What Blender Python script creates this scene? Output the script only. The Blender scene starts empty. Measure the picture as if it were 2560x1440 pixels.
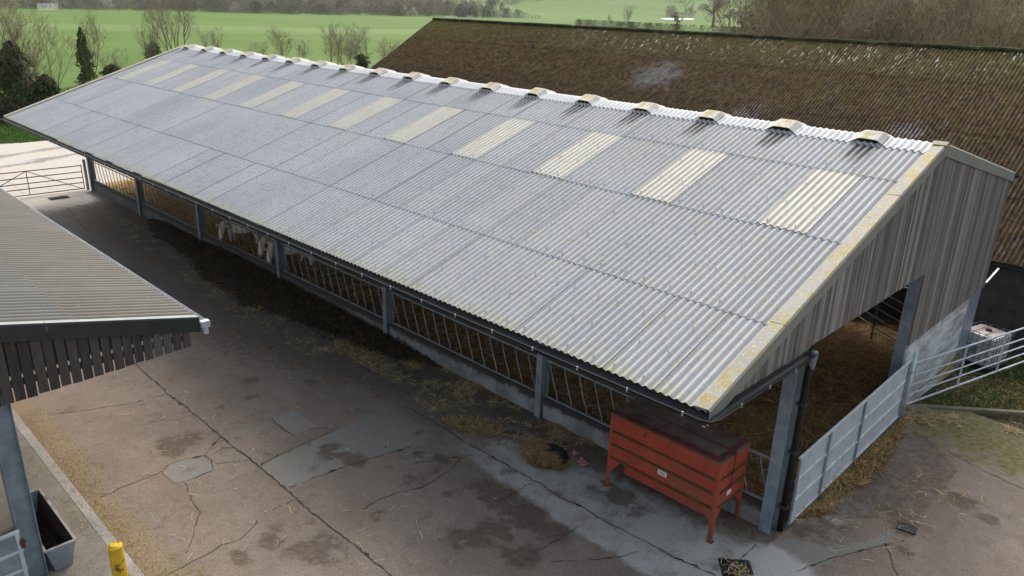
import bpy, bmesh, math, random
import numpy as np
from mathutils import Vector, Matrix
R = math.radians
random.seed(7); rng = np.random.default_rng(7)
sc = bpy.context.scene
COL = sc.collection

# ---------------------------------------------------------------- camera, world, sun, exposure
CAM = np.array([4.8527, -12.4661, 9.4144]); YAW, PIT, ROL, FPX = 0.7688, -0.3541, 0.0303, 1923.2
cyw, syw, cp, sp = math.cos(YAW), math.sin(YAW), math.cos(PIT), math.sin(PIT)
fwd = Vector((-syw*cp, cyw*cp, sp)); rt = Vector((cyw, syw, 0)); up = rt.cross(fwd)
c_, s_ = math.cos(ROL), math.sin(ROL)
rt, up = c_*rt + s_*up, -s_*rt + c_*up
cd = bpy.data.cameras.new('camera'); cam = bpy.data.objects.new('camera', cd); COL.objects.link(cam)
cd.sensor_width = 36; cd.lens = FPX*36/2560; cd.clip_start = .1; cd.clip_end = 6000
m = Matrix.Identity(4)
for i in range(3):
    m[i][0], m[i][1], m[i][2], m[i][3] = rt[i], up[i], -fwd[i], CAM[i]
cam.matrix_world = m; sc.camera = cam

SUN_EL, SUN_AZ = R(46), R(-32)          # azimuth measured from +Y towards +X
w = bpy.data.worlds.new('World'); sc.world = w; w.use_nodes = True
nt = w.node_tree; bg = nt.nodes['Background']
sky = nt.nodes.new('ShaderNodeTexSky'); sky.sky_type = 'NISHITA'; sky.sun_disc = False
sky.sun_elevation = SUN_EL; sky.sun_rotation = SUN_AZ
sky.air_density = 1.6; sky.dust_density = 6.0; sky.ozone_density = .6
hs = nt.nodes.new('ShaderNodeHueSaturation'); hs.inputs['Saturation'].default_value = .62
nt.links.new(sky.outputs[0], hs.inputs['Color']); nt.links.new(hs.outputs[0], bg.inputs[0]); bg.inputs[1].default_value = .15
sl = bpy.data.lights.new('sun', 'SUN'); sun = bpy.data.objects.new('sun', sl); COL.objects.link(sun)
sl.energy = 1.15; sl.angle = R(32); sl.color = (1, .95, .88)
sd = Vector((math.sin(SUN_AZ)*math.cos(SUN_EL), math.cos(SUN_AZ)*math.cos(SUN_EL), math.sin(SUN_EL)))
sun.rotation_euler = sd.to_track_quat('Z', 'Y').to_euler()
sc.view_settings.view_transform = 'Standard'; sc.view_settings.look = 'None'
sc.view_settings.exposure = 0.85; sc.view_settings.gamma = 1
sc.cycles.max_bounces = 6; sc.cycles.diffuse_bounces = 3; sc.cycles.glossy_bounces = 2
sc.cycles.transmission_bounces = 3; sc.cycles.transparent_max_bounces = 8

def pix(u, v, ax, val):
    """a point of the photograph taken back to a plane of the place"""
    d = rt*((u-1280)/FPX) + up*((720-v)/FPX) + fwd
    t = (val-CAM[ax])/d[ax]
    return Vector((CAM[0]+t*d[0], CAM[1]+t*d[1], CAM[2]+t*d[2]))
def gp(u, v, z=0.):
    p = pix(u, v, 2, z); return (p.x, p.y)

# ---------------------------------------------------------------- mesh and object helpers
class MB:
    def __init__(s): s.v = []; s.f = []; s.c = []      # c: one value per face (tone)
    def add(s, vs, fs, c=.5):
        n = len(s.v); s.v += [tuple(p) for p in vs]
        for f in fs: s.f.append(tuple(i+n for i in f)); s.c.append(c)
    def box(s, x0, x1, y0, y1, z0, z1, c=.5):
        s.add([(x, y, z) for x in (x0, x1) for y in (y0, y1) for z in (z0, z1)],
              [(0,1,3,2),(4,6,7,5),(0,4,5,1),(2,3,7,6),(0,2,6,4),(1,5,7,3)], c)
    def obox(s, a, b, w, h, upv=(0,0,1), c=.5):
        """box from a to b, width w across, height h along upv"""
        a = Vector(a); b = Vector(b); d = (b-a).normalized(); u = Vector(upv)
        sd_ = d.cross(u)
        if sd_.length < 1e-4: u = Vector((1,0,0)); sd_ = d.cross(u)
        sd_.normalize(); u = sd_.cross(d).normalized()
        vs = [p + sd_*sx*w/2 + u*sz*h/2 for p in (a, b) for sx, sz in ((-1,-1),(1,-1),(1,1),(-1,1))]
        s.add(vs, [(3,2,1,0),(4,5,6,7),(0,1,5,4),(1,2,6,5),(2,3,7,6),(3,0,4,7)], c)
    def tube(s, pts, r, n=8, c=.5, cap=True, r2=None):
        pts = [Vector(p) for p in pts]; N = len(pts); base = len(s.v)
        pu = None
        for i, p in enumerate(pts):
            d = (pts[min(i+1, N-1)]-pts[max(i-1, 0)]).normalized()
            if pu is None:
                pu = d.cross(Vector((0,0,1)));
                if pu.length < .01: pu = d.cross(Vector((1,0,0)))
            pu = (pu - d*pu.dot(d)).normalized(); q = d.cross(pu)
            rr = r if r2 is None else r+(r2-r)*i/(N-1)
            for k in range(n):
                a = 2*math.pi*k/n; s.v.append(tuple(p + (pu*math.cos(a)+q*math.sin(a))*rr))
        for i in range(N-1):
            for k in range(n):
                a = base+i*n+k; b = base+i*n+(k+1) % n
                s.f.append((a, b, b+n, a+n)); s.c.append(c)
        if cap:
            s.f.append(tuple(base+k for k in range(n))[::-1]); s.c.append(c)
            s.f.append(tuple(base+(N-1)*n+k for k in range(n))); s.c.append(c)
    def build(s, name, mat, parent=None, smooth=False, bevel=0, solid=0, loc=None):
        me = bpy.data.meshes.new(name); me.from_pydata(s.v, [], s.f)
        if s.c:
            at = me.attributes.new('tone', 'FLOAT', 'FACE'); at.data.foreach_set('value', np.array(s.c, dtype=np.float32))
        me.validate(); me.update()
        if smooth: me.polygons.foreach_set('use_smooth', [True]*len(me.polygons))
        me.materials.append(mat)
        o = bpy.data.objects.new(name, me); COL.objects.link(o)
        if parent:
            o.parent = parent; o.matrix_parent_inverse = parent.matrix_basis.inverted()
        if bevel:
            b = o.modifiers.new('bevel', 'BEVEL'); b.width = bevel; b.segments = 2; b.limit_method = 'ANGLE'
        if solid:
            b = o.modifiers.new('solid', 'SOLIDIFY'); b.thickness = solid; b.offset = -1
        return o

def grid_mesh(name, X, Y, Z, mat, attrs=None, parent=None, smooth=True, keep=None):
    """X,Y,Z 2-D arrays"""
    ny, nx = X.shape
    v = np.stack([X, Y, Z], -1).reshape(-1, 3)
    i = np.arange(ny-1)[:, None]*nx + np.arange(nx-1)[None, :]
    f = np.stack([i, i+1, i+nx+1, i+nx], -1).reshape(-1, 4)
    if keep is not None: f = f[keep.reshape(-1)]
    me = bpy.data.meshes.new(name)
    me.vertices.add(len(v)); me.vertices.foreach_set('co', v.astype(np.float32).ravel())
    me.loops.add(f.size); me.loops.foreach_set('vertex_index', f.astype(np.int32).ravel())
    me.polygons.add(len(f)); me.polygons.foreach_set('loop_start', (np.arange(len(f))*4).astype(np.int32))
    me.update(calc_edges=True); me.validate()
    me.polygons.foreach_set('use_smooth', [smooth]*len(me.polygons))
    for k, a in (attrs or {}).items():
        at = me.attributes.new(k, 'FLOAT', 'POINT'); at.data.foreach_set('value', np.asarray(a, dtype=np.float32).ravel())
    me.materials.append(mat)
    o = bpy.data.objects.new(name, me); COL.objects.link(o)
    if parent:
        o.parent = parent; o.matrix_parent_inverse = parent.matrix_basis.inverted()
    return o

def layers_mesh(name, grids, mat, parent=None):
    """several grids (X, Y, Z, attrs, keep, flip) in one mesh, not sharing vertices"""
    VS, FS, n0 = [], [], 0; AT = {}
    for (X, Y, Z, at, keep, flip) in grids:
        ny, nx = X.shape; VS.append(np.stack([X, Y, Z], -1).reshape(-1, 3))
        i = np.arange(ny-1)[:, None]*nx + np.arange(nx-1)[None, :]; f = np.stack([i, i+1, i+nx+1, i+nx], -1).reshape(-1, 4)
        if keep is not None: f = f[keep.reshape(-1)]
        if flip: f = f[:, ::-1]
        FS.append(f+n0); n0 += nx*ny
        for k, a in at.items(): AT.setdefault(k, []).append(np.asarray(a, float).ravel())
    V = np.concatenate(VS); F = np.concatenate(FS); me = bpy.data.meshes.new(name)
    me.vertices.add(len(V)); me.vertices.foreach_set('co', V.astype(np.float32).ravel())
    me.loops.add(F.size); me.loops.foreach_set('vertex_index', F.astype(np.int32).ravel())
    me.polygons.add(len(F)); me.polygons.foreach_set('loop_start', (np.arange(len(F))*4).astype(np.int32))
    me.update(calc_edges=True); me.validate(); me.polygons.foreach_set('use_smooth', [True]*len(me.polygons))
    for k, a in AT.items(): at = me.attributes.new(k, 'FLOAT', 'POINT'); at.data.foreach_set('value', np.concatenate(a).astype(np.float32))
    me.materials.append(mat); o = bpy.data.objects.new(name, me); COL.objects.link(o)
    if parent: o.parent = parent; o.matrix_parent_inverse = parent.matrix_basis.inverted()
    return o

def tri_mesh(name, V, F, mat, tone=None, parent=None):
    """V (n,3), F (m,k) arrays"""
    k = F.shape[1]; me = bpy.data.meshes.new(name)
    me.vertices.add(len(V)); me.vertices.foreach_set('co', np.asarray(V, dtype=np.float32).ravel())
    me.loops.add(F.size); me.loops.foreach_set('vertex_index', F.astype(np.int32).ravel())
    me.polygons.add(len(F)); me.polygons.foreach_set('loop_start', (np.arange(len(F))*k).astype(np.int32))
    me.update(calc_edges=True)
    if tone is not None:
        at = me.attributes.new('tone', 'FLOAT', 'FACE'); at.data.foreach_set('value', np.asarray(tone, dtype=np.float32))
    me.materials.append(mat)
    o = bpy.data.objects.new(name, me); COL.objects.link(o)
    if parent:
        o.parent = parent; o.matrix_parent_inverse = parent.matrix_basis.inverted()
    return o

def tag(o, label, cat, group=None, kind=None):
    o['label'] = label; o['category'] = cat
    if group: o['group'] = group
    if kind: o['kind'] = kind
    return o
def struct(o, kind='structure'): o['kind'] = kind; return o
def thing(name, label, cat, loc=(0,0,0), rz=0, group=None):
    o = bpy.data.objects.new(name, None); COL.objects.link(o); o.empty_display_size = .3
    o.location = loc; o.rotation_euler = (0, 0, rz); bpy.context.view_layer.update()
    return tag(o, label, cat, group)
def copy_tree(o, parent=None):
    c = o.copy(); COL.objects.link(c)
    if parent: c.parent = parent
    for ch in list(o.children): copy_tree(ch, c)
    return c

# smooth 2-D value noise for stains and terrain
def vnoise(x, y, seed=0):
    xi = np.floor(x).astype(np.int64); yi = np.floor(y).astype(np.int64); xf = x-xi; yf = y-yi
    def h(a, b):
        n = (a*374761393 + b*668265263 + seed*1442695041) & 0x7fffffff
        n = ((n ^ (n >> 13))*1274126177) & 0x7fffffff
        return ((n ^ (n >> 16)) & 0xffff)/65535.
    u = xf*xf*(3-2*xf); v = yf*yf*(3-2*yf)
    return (h(xi, yi)*(1-u)+h(xi+1, yi)*u)*(1-v) + (h(xi, yi+1)*(1-u)+h(xi+1, yi+1)*u)*v
def fbm(x, y, sc_=1., oct_=4, seed=0):
    a = 0; s = .5; t = 0
    for k in range(oct_):
        a = a + s*vnoise(x*sc_*2**k+17.3*k, y*sc_*2**k-9.1*k, seed+k); t += s; s *= .5
    return a/t
def sstep(a, b, x): t = np.clip((x-a)/(b-a), 0, 1); return t*t*(3-2*t)
def inpoly(X, Y, P):
    ins = np.zeros(X.shape, bool); n = len(P)
    for i in range(n):
        x1, y1 = P[i]; x2, y2 = P[(i+1) % n]
        c = ((y1 > Y) != (y2 > Y)) & (X < (x2-x1)*(Y-y1)/(y2-y1+1e-12)+x1); ins ^= c
    return ins

# ---------------------------------------------------------------- material helpers
class NT:
    def __init__(s, name, rough=.75, spec=.3, metal=0.):
        s.m = bpy.data.materials.new(name); s.m.use_nodes = True; s.t = s.m.node_tree
        s.b = s.t.nodes['Principled BSDF']
        s.b.inputs['Roughness'].default_value = rough; s.b.inputs['Specular IOR Level'].default_value = spec
        s.b.inputs['Metallic'].default_value = metal
        g = s.t.nodes.new('ShaderNodeNewGeometry'); s.pos = g.outputs['Position']
        tc = s.t.nodes.new('ShaderNodeTexCoord'); s.obj = tc.outputs['Object']
    def link(s, a, b): s.t.links.new(a, b)
    def val(s, sock, v):
        if isinstance(v, (int, float)): sock.default_value = v
        elif isinstance(v, tuple): sock.default_value = v if len(v) != 3 or sock.type == 'VECTOR' else (*v, 1)
        else: s.link(v, sock)
    def scale(s, vec, k):
        n = s.t.nodes.new('ShaderNodeMapping'); s.link(vec, n.inputs[0]); n.inputs['Scale'].default_value = k; return n.outputs[0]
    def noise(s, scale=5., detail=4, rough=.6, vec=None, dist=0.):
        n = s.t.nodes.new('ShaderNodeTexNoise'); s.link(vec or s.pos, n.inputs['Vector'])
        n.inputs['Scale'].default_value = scale; n.inputs['Detail'].default_value = detail
        n.inputs['Roughness'].default_value = rough; n.inputs['Distortion'].default_value = dist
        return n.outputs['Fac']
    def voro(s, scale=5., vec=None, out='Distance', feature='F1'):
        n = s.t.nodes.new('ShaderNodeTexVoronoi'); n.feature = feature; s.link(vec or s.pos, n.inputs['Vector'])
        n.inputs['Scale'].default_value = scale; return n.outputs[out]
    def attr(s, name):
        n = s.t.nodes.new('ShaderNodeAttribute'); n.attribute_name = name; return n.outputs['Fac']
    def xyz(s, vec=None):
        n = s.t.nodes.new('ShaderNodeSeparateXYZ'); s.link(vec or s.pos, n.inputs[0]); return n.outputs
    def comb(s, x, y, z):
        n = s.t.nodes.new('ShaderNodeCombineXYZ')
        for i, v in enumerate((x, y, z)): s.val(n.inputs[i], v)
        return n.outputs[0]
    def math(s, op, a, b=None, c=None, clamp=False):
        n = s.t.nodes.new('ShaderNodeMath'); n.operation = op; n.use_clamp = clamp
        for i, v in enumerate((a, b, c)):
            if v is not None: s.val(n.inputs[i], v)
        return n.outputs[0]
    def white(s, vec):
        n = s.t.nodes.new('ShaderNodeTexWhiteNoise'); n.noise_dimensions = '3D'; s.link(vec, n.inputs[0]); return n.outputs['Value']
    def map(s, v, a, b, c=0., d=1.):
        n = s.t.nodes.new('ShaderNodeMapRange'); n.interpolation_type = 'SMOOTHSTEP'
        s.val(n.inputs[0], v)
        for i, q in enumerate((a, b, c, d)): n.inputs[i+1].default_value = q
        return n.outputs[0]
    def mix(s, f, a, b, mode='MIX'):
        n = s.t.nodes.new('ShaderNodeMix'); n.data_type = 'RGBA'; n.blend_type = mode
        s.val(n.inputs[0], f); s.val(n.inputs[6], a); s.val(n.inputs[7], b); return n.outputs[2]
    def col(s, c): s.val(s.b.inputs['Base Color'], c)
    def bump(s, h, st=.3, d=.02):
        n = s.t.nodes.new('ShaderNodeBump'); n.inputs['Strength'].default_value = st; n.inputs['Distance'].default_value = d
        s.link(h, n.inputs['Height']); s.link(n.outputs[0], s.b.inputs['Normal'])
    def soft(s, a, n_, k=.5):
        """attribute broken up at its edges by noise"""
        return s.map(s.math('ADD', a, s.math('MULTIPLY', s.math('SUBTRACT', n_, .5), k)), .3, .7)

def simple(name, c, rough=.7, spec=.3, metal=0., var=.25, scale=6., bump=.1, c2=None, lo=.45, hi=.7, coord='pos'):
    n = NT(name, rough, spec, metal); vec = n.pos if coord == 'pos' else n.obj
    a = n.noise(scale, 5, .65, vec); f = n.noise(scale*9, 3, .6, vec)
    k = n.mix(n.map(a, .3, .7), tuple(x*(1-var) for x in c), tuple(x*(1+var) for x in c))
    k = n.mix(n.math('MULTIPLY', n.map(f, .35, .75), .3), k, tuple(x*.6 for x in c))
    if c2: k = n.mix(n.map(n.noise(scale*.7, 6, .7, vec), lo, hi), k, c2)
    n.col(k)
    if bump: n.bump(f, bump, .01)
    return n.m

M = {}
M['galv'] = simple('galvanised_steel', (.22, .27, .32), .5, .5, .15, .22, 3., .05, (.34, .38, .41), .5, .75)
M['galv_light'] = simple('galvanised_tube', (.50, .55, .585), .45, .5, .1, .15, 4., .05)
M['galv_old'] = simple('dull_tube', (.16, .17, .18), .6, .4, .1, .3, 4., .05, (.10, .07, .05), .5, .75)
M['dark_steel'] = simple('dark_steel', (.035, .036, .04), .55, .4, .1, .3, 5., .05)
M['black_plastic'] = simple('black_plastic', (.011, .012, .015), .5, .3, 0, .3, 5., .03)
M['grey_plastic'] = simple('grey_plastic', (.42, .45, .48), .4, .5, 0, .12, 5., .03)
M['white_paint'] = simple('white_label', (.75, .75, .72), .6, .3, 0, .05, 8., 0)
M['ink'] = simple('label_ink', (.25, .12, .1), .6, .3, 0, .05, 8., 0)
M['black'] = simple('black_mark', (.02, .02, .02), .8, .2, 0, .05, 8., 0)
M['rubber'] = simple('old_rubber', (.018, .018, .02), .8, .2, 0, .3, 9., .2)
M['timber_frame'] = simple('timber_purlin', (.22, .16, .10), .8, .2, 0, .3, 6., .1)
M['rag'] = simple('pink_rag', (.42, .17, .15), .85, .2, 0, .3, 9., .3, (.55, .42, .38), .5, .7)

def mk_roof():
    n = NT('cement_sheet', .7, .22)
    x, y, z = n.xyz()
    S = 1.0167
    fx = n.math('DIVIDE', n.math('ADD', x, .95+S*80), S)
    si = n.math('FLOOR', fx); fr = n.math('FRACT', fx)
    row = n.attr('row'); g = n.attr('groove'); soot = n.attr('soot')
    rnd = n.white(n.comb(si, row, 3.))
    base = n.mix(rnd, (.300, .317, .34), (.352, .366, .386))
    big = n.noise(.35, 3, .5); base = n.mix(n.map(big, .35, .7), base, n.mix(.5, base, (.41, .42, .43)))
    sk = n.scale(n.pos, (9., .7, .7)); st = n.noise(1.3, 6, .7, sk)
    base = n.mix(n.map(st, .5, .8, 0., .45), base, (.22, .24, .26))
    sp_ = n.noise(14., 5, .75); base = n.mix(n.map(sp_, .50, .70, 0, .6), base, (.14, .15, .16))
    sp2 = n.noise(23., 3, .6); base = n.mix(n.map(sp2, .6, .8, 0, .5), base, (.62, .64, .64))
    # dirt and lichen lying in the troughs
    ln = n.noise(2.2, 6, .75)
    rightness = n.map(x, -22., -1., .12, 1.)
    base = n.mix(n.math('MULTIPLY', n.map(g, .0, .9, 0, .6), n.map(ln, .25, .6, .5, 1.)), base, (.15, .155, .16))
    lich = n.math('MULTIPLY', n.math('MULTIPLY', n.map(g, -.2, .8, .0, 1), n.map(ln, .44, .68)), rightness)
    base = n.mix(n.math('MULTIPLY', lich, .5), base, (.36, .33, .17))
    ev = n.attr('eave'); base = n.mix(n.math('MULTIPLY', n.math('MULTIPLY', ev, n.map(n.noise(6., 5, .7), .35, .65)), .75), base, (.33, .32, .20))
    seam = n.math('LESS_THAN', fr, .028)
    base = n.mix(n.math('MULTIPLY', seam, n.map(n.white(n.comb(si, row, 8.)), .35, 1., .06, .75)), base, (.10, .105, .11))
    base = n.mix(n.math('MULTIPLY', n.soft(soot, n.noise(3., 5, .7, sk), .9), n.map(g, -1., .5, .45, 1.)), base, (.05, .047, .05))
    n.col(base); n.bump(sp_, .25, .006); return n.m
M['roof'] = mk_roof()

def mk_sky():
    n = NT('skylight_sheet', .5, .35)
    g = n.attr('groove')
    a = n.noise(1.5, 6, .7, n.scale(n.pos, (9., .8, .8)))
    c = n.mix(n.map(a, .35, .7), (.43, .425, .38), (.53, .525, .47))
    c = n.mix(n.map(g, .2, 1., 0, .4), c, (.36, .355, .30))
    c = n.mix(n.map(n.noise(16., 4, .7), .55, .8, 0, .6), c, (.30, .30, .25))
    n.col(c); n.b.inputs['Transmission Weight'].default_value = 0.
    tr = n.t.nodes.new('ShaderNodeBsdfTranslucent'); n.val(tr.inputs[0], (.7, .68, .5))
    mx = n.t.nodes.new('ShaderNodeMixShader'); mx.inputs[0].default_value = .15
    out = n.t.nodes['Material Output']
    n.link(n.b.outputs[0], mx.inputs[1]); n.link(tr.outputs[0], mx.inputs[2]); n.link(mx.outputs[0], out.inputs[0])
    return n.m
M['skylight'] = mk_sky()

def mk_ridge(name, amt, white=(.50, .51, .52)):
    n = NT(name, .65, .3)
    c = n.mix(n.map(n.noise(1.2, 5, .7), .3, .7), tuple(q*.8 for q in white), white)
    c = n.mix(n.map(n.noise(18., 4, .7), .52, .8, 0, .6), c, (.20, .20, .19))
    l = n.noise(2.4, 7, .78, dist=.4)
    t = n.attr('tone')
    c = n.mix(n.math('MULTIPLY', n.map(l, .62-amt*.3, .72-amt*.25), t), c, (.25, .21, .065))
    c = n.mix(n.math('MULTIPLY', n.map(n.noise(6., 6, .75), .5, .68), n.math('MULTIPLY', t, .7)), c, (.30, .28, .19))
    c = n.mix(n.math('MULTIPLY', n.map(n.noise(30., 3, .6), .6, .7), n.math('MULTIPLY', t, .8)), c, (.62, .60, .48))
    n.col(c); n.bump(n.noise(25., 4, .7), .3, .01); return n.m
M['ridge'] = mk_ridge('ridge_capping', .2, (.62, .63, .64))
M['vent'] = mk_ridge('vent_cowl', .75, (.44, .44, .42))
M['verge'] = mk_ridge('verge_flashing', .6, (.27, .27, .25))

def mk_boards(name, ca, cb, cc, sc_=1.):
    n = NT(name, .85, .15)
    t = n.attr('tone'); r1 = n.white(n.comb(t, 1., 2.)); r2 = n.white(n.comb(t, 5., 9.))
    c = n.mix(n.map(r1, 0., 1., .2, .9), ca, cb); c = n.mix(n.map(r2, .5, 1., 0, .65), c, cc)
    g = n.noise(1., 6, .75, n.scale(n.pos, (30*sc_, 30*sc_, 1.6)))
    c = n.mix(n.map(g, .45, .75, 0, .7), c, tuple(q*.45 for q in ca))
    g2 = n.noise(1., 5, .7, n.scale(n.pos, (14*sc_, 14*sc_, 1.1)))
    c = n.mix(n.map(g2, .52, .78, 0, .6), c, cc)
    n.col(c); n.bump(g, .35, .01); return n.m
M['boards'] = mk_boards('weathered_boards', (.12, .10, .088), (.22, .20, .182), (.36, .345, .33))
M['dark_boards'] = mk_boards('dark_boards', (.042, .036, .033), (.085, .074, .068), (.14, .127, .118))

def mk_conc(name, c, c2, c3, sc_=1., bump=.3):
    n = NT(name, .85, .2)
    k = n.mix(n.map(n.noise(1.4*sc_, 6, .7), .35, .68), c, c2)
    k = n.mix(n.map(n.noise(3.1*sc_, 6, .75, dist=.3), .52, .7), k, c3)
    k = n.mix(n.map(n.noise(60., 3, .6), .45, .8, 0, .5), k, tuple(q*.5 for q in c))
    n.col(k); n.bump(n.noise(35., 4, .7), bump, .01); return n.m
def mk_feedwall():
    n = NT('feed_wall_concrete', .85, .2); x, y, z = n.xyz()
    k = n.mix(n.map(n.noise(1.7, 6, .7), .35, .65), (.17, .165, .16), (.30, .315, .32))
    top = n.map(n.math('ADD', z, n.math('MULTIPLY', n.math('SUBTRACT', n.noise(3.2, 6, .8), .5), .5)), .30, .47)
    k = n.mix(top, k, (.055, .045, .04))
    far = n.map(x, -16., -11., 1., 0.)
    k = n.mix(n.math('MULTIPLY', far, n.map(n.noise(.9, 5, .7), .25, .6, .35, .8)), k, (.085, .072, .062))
    k = n.mix(n.map(n.noise(11., 5, .7), .6, .75, 0, .5), k, (.05, .045, .04))
    n.col(k); n.bump(n.noise(30., 4, .7), .3, .01); return n.m
M['feedwall'] = mk_feedwall()
def mk_gwall():
    n = NT('limewashed_panel', .85, .2); x, y, z = n.xyz()
    s1 = n.noise(1.2, 6, .75, n.scale(n.pos, (1., .6, 2.2)), .6)
    k = n.mix(n.map(s1, .38, .62), (.32, .31, .30), (.62, .65, .67))
    d = n.math('ADD', n.math('MULTIPLY', z, -1.), n.math('MULTIPLY', n.math('SUBTRACT', y, 9.), .35))
    k = n.mix(n.map(n.math('ADD', d, n.math('MULTIPLY', n.noise(2.5, 5, .7), .8)), .55, 1.2), k, (.38, .27, .12))
    k = n.mix(n.map(n.noise(9., 5, .7), .58, .8, 0, .5), k, (.2, .19, .17))
    n.col(k); n.bump(n.noise(20., 4, .7), .2, .01); return n.m
M['gwall'] = mk_gwall()
M['dark_wall'] = mk_conc('old_block_wall', (.055, .052, .053), (.085, .08, .08), (.035, .033, .033))
M['kerb'] = mk_conc('kerb_concrete', (.25, .245, .23), (.34, .33, .31), (.17, .16, .13))
M['old_kerb'] = mk_conc('mossy_kerb', (.13, .12, .07), (.20, .18, .14), (.07, .075, .03))
M['pad'] = mk_conc('pad_concrete', (.17, .155, .135), (.22, .205, .17), (.13, .13, .085))

def mk_yard():
    n = NT('yard_concrete', .9, .15)
    big = n.noise(.55, 5, .65); mid = n.noise(2.4, 7, .75, dist=.3); fine = n.noise(38., 4, .7); speck = n.noise(34., 4, .8); blot = n.noise(7., 7, .8, dist=.5)
    k = n.mix(n.map(big, .3, .7), (.205, .166, .136), (.275, .228, .19))
    k = n.mix(n.map(mid, .48, .72, 0, .55), k, (.13, .11, .095))
    k = n.mix(n.map(fine, .42, .66, 0, .7), k, (.08, .066, .055))
    k = n.mix(n.map(blot, .5, .72, 0, .45), k, (.10, .085, .07))
    k = n.mix(n.map(speck, .60, .70, 0, .7), k, (.33, .29, .24))
    k = n.mix(n.soft(n.attr('slab'), mid, .25), k, n.mix(n.map(fine, .4, .7), (.225, .215, .195), (.165, .155, .14)))
    k = n.mix(n.soft(n.attr('pale'), n.noise(1.7, 7, .75, dist=.5), 1.1), k, n.mix(n.map(fine, .4, .7, 0, .7), (.42, .42, .40), (.27, .26, .245)))
    k = n.mix(n.soft(n.attr('bright'), mid, .5), k, n.mix(n.map(mid, .4, .75, 0, .6), (.42, .39, .35), (.32, .29, .255)))
    k = n.mix(n.math('MULTIPLY', n.soft(n.attr('moss'), n.noise(1.6, 9, .82, dist=.5), 2.0), .8), k, n.mix(n.map(n.noise(9., 5, .7), .35, .65), (.075, .07, .028), (.17, .165, .055)))
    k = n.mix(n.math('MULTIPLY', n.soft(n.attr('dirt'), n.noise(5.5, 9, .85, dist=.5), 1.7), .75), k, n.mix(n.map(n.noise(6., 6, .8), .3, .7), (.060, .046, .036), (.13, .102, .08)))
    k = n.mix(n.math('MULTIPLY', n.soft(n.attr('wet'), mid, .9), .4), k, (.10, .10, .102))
    k = n.mix(n.math('MULTIPLY', n.soft(n.attr('chaff'), n.noise(14., 7, .85), 1.6), .75), k, (.27, .20, .115))
    n.col(k)
    n.link(n.map(n.attr('wet'), .3, .8, .92, .72), n.b.inputs['Roughness'])
    n.bump(n.math('ADD', fine, n.math('MULTIPLY', blot, 2.)), .6, .02); return n.m
M['yard'] = mk_yard()
M['crack'] = simple('crack_dirt', (.065, .052, .038), .95, .1, 0, .4, 12., .3, (.06, .055, .03), .5, .7)

def mk_field():
    n = NT('pasture', .9, .1); x, y, z = n.xyz()
    a = n.noise(.012, 4, .6); b = n.noise(.11, 7, .75, n.scale(n.pos, (1.2, .35, 1.))); c = n.noise(1.1, 6, .8, n.scale(n.pos, (1.8, .45, 1.)))
    k = n.mix(n.map(b, .35, .65), (.052, .112, .013), (.080, .148, .022))
    k = n.mix(n.map(a, .35, .65, 0, .6), k, (.095, .155, .035))
    k = n.mix(n.map(c, .45, .68, 0, .75), k, (.045, .09, .014))
    k = n.mix(n.map(n.noise(.35, 7, .8, n.scale(n.pos, (2.2, .4, 1.))), .48, .7, 0, .6), k, (.13, .18, .055))
    # a band of different sward across the pasture
    dd = n.math('ADD', n.math('MULTIPLY', x, .92), n.math('MULTIPLY', y, -.33))
    band = n.math('MULTIPLY', n.map(dd, -262., -257.), n.map(dd, -205., -235.))
    k = n.mix(n.math('MULTIPLY', band, .5), k, (.14, .20, .075))
    rough_ = n.map(x, -62., -85., 1., 0.)
    k = n.mix(n.math('MULTIPLY', rough_, n.map(n.noise(.6, 5, .7), .35, .6)), k, (.055, .07, .02))
    soil = n.map(x, -42., -38., 0, 1.)
    k = n.mix(soil, k, (.05, .045, .025))
    n.col(k); n.bump(c, .5, .15); return n.m
M['field'] = mk_field()
def mk_tone(name, stops, rough=.9, extra=None, transl=0.):
    """colour by the per-face tone value"""
    n = NT(name, rough, .15); r = n.t.nodes.new('ShaderNodeValToRGB'); n.link(n.attr('tone'), r.inputs[0])
    cr = r.color_ramp; cr.elements[0].position = stops[0][0]; cr.elements[0].color = (*stops[0][1], 1)
    cr.elements[1].position = stops[-1][0]; cr.elements[1].color = (*stops[-1][1], 1)
    for p_, q in stops[1:-1]: e = cr.elements.new(p_); e.color = (*q, 1)
    k = r.outputs[0]
    if extra: k = n.mix(n.map(n.noise(extra[0], 5, .7, n.pos), .4, .7, 0, extra[2]), k, extra[1])
    n.col(k); return n.m
M['straw'] = mk_tone('straw_stalks', [(0, (.10, .07, .035)), (.4, (.26, .19, .09)), (.8, (.46, .36, .19)), (1, (.66, .56, .36))])
M['gold'] = mk_tone('golden_straw', [(0, (.09, .052, .02)), (.5, (.24, .155, .06)), (1, (.48, .35, .17))])
M['straw_dark'] = mk_tone('bedding_stalks', [(0, (.07, .042, .02)), (.5, (.25, .155, .065)), (1, (.50, .35, .16))])
M['silage'] = mk_tone('silage_strands', [(0, (.026, .018, .013)), (.6, (.07, .048, .032)), (.9, (.13, .09, .05)), (1, (.22, .16, .08))])
M['grass'] = mk_tone('grass_blades', [(0, (.03, .06, .012)), (.6, (.08, .17, .028)), (1, (.15, .25, .05))])
M['ivy'] = mk_tone('ivy_leaves', [(0, (.022, .036, .014)), (.5, (.05, .078, .025)), (1, (.13, .16, .055))])
M['twig'] = mk_tone('bare_twigs', [(0, (.15, .12, .09)), (.5, (.23, .19, .14)), (1, (.32, .27, .19))])
M['twig_olive'] = mk_tone('lichened_twigs', [(0, (.16, .13, .075)), (.5, (.25, .21, .12)), (1, (.36, .31, .18))])
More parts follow.
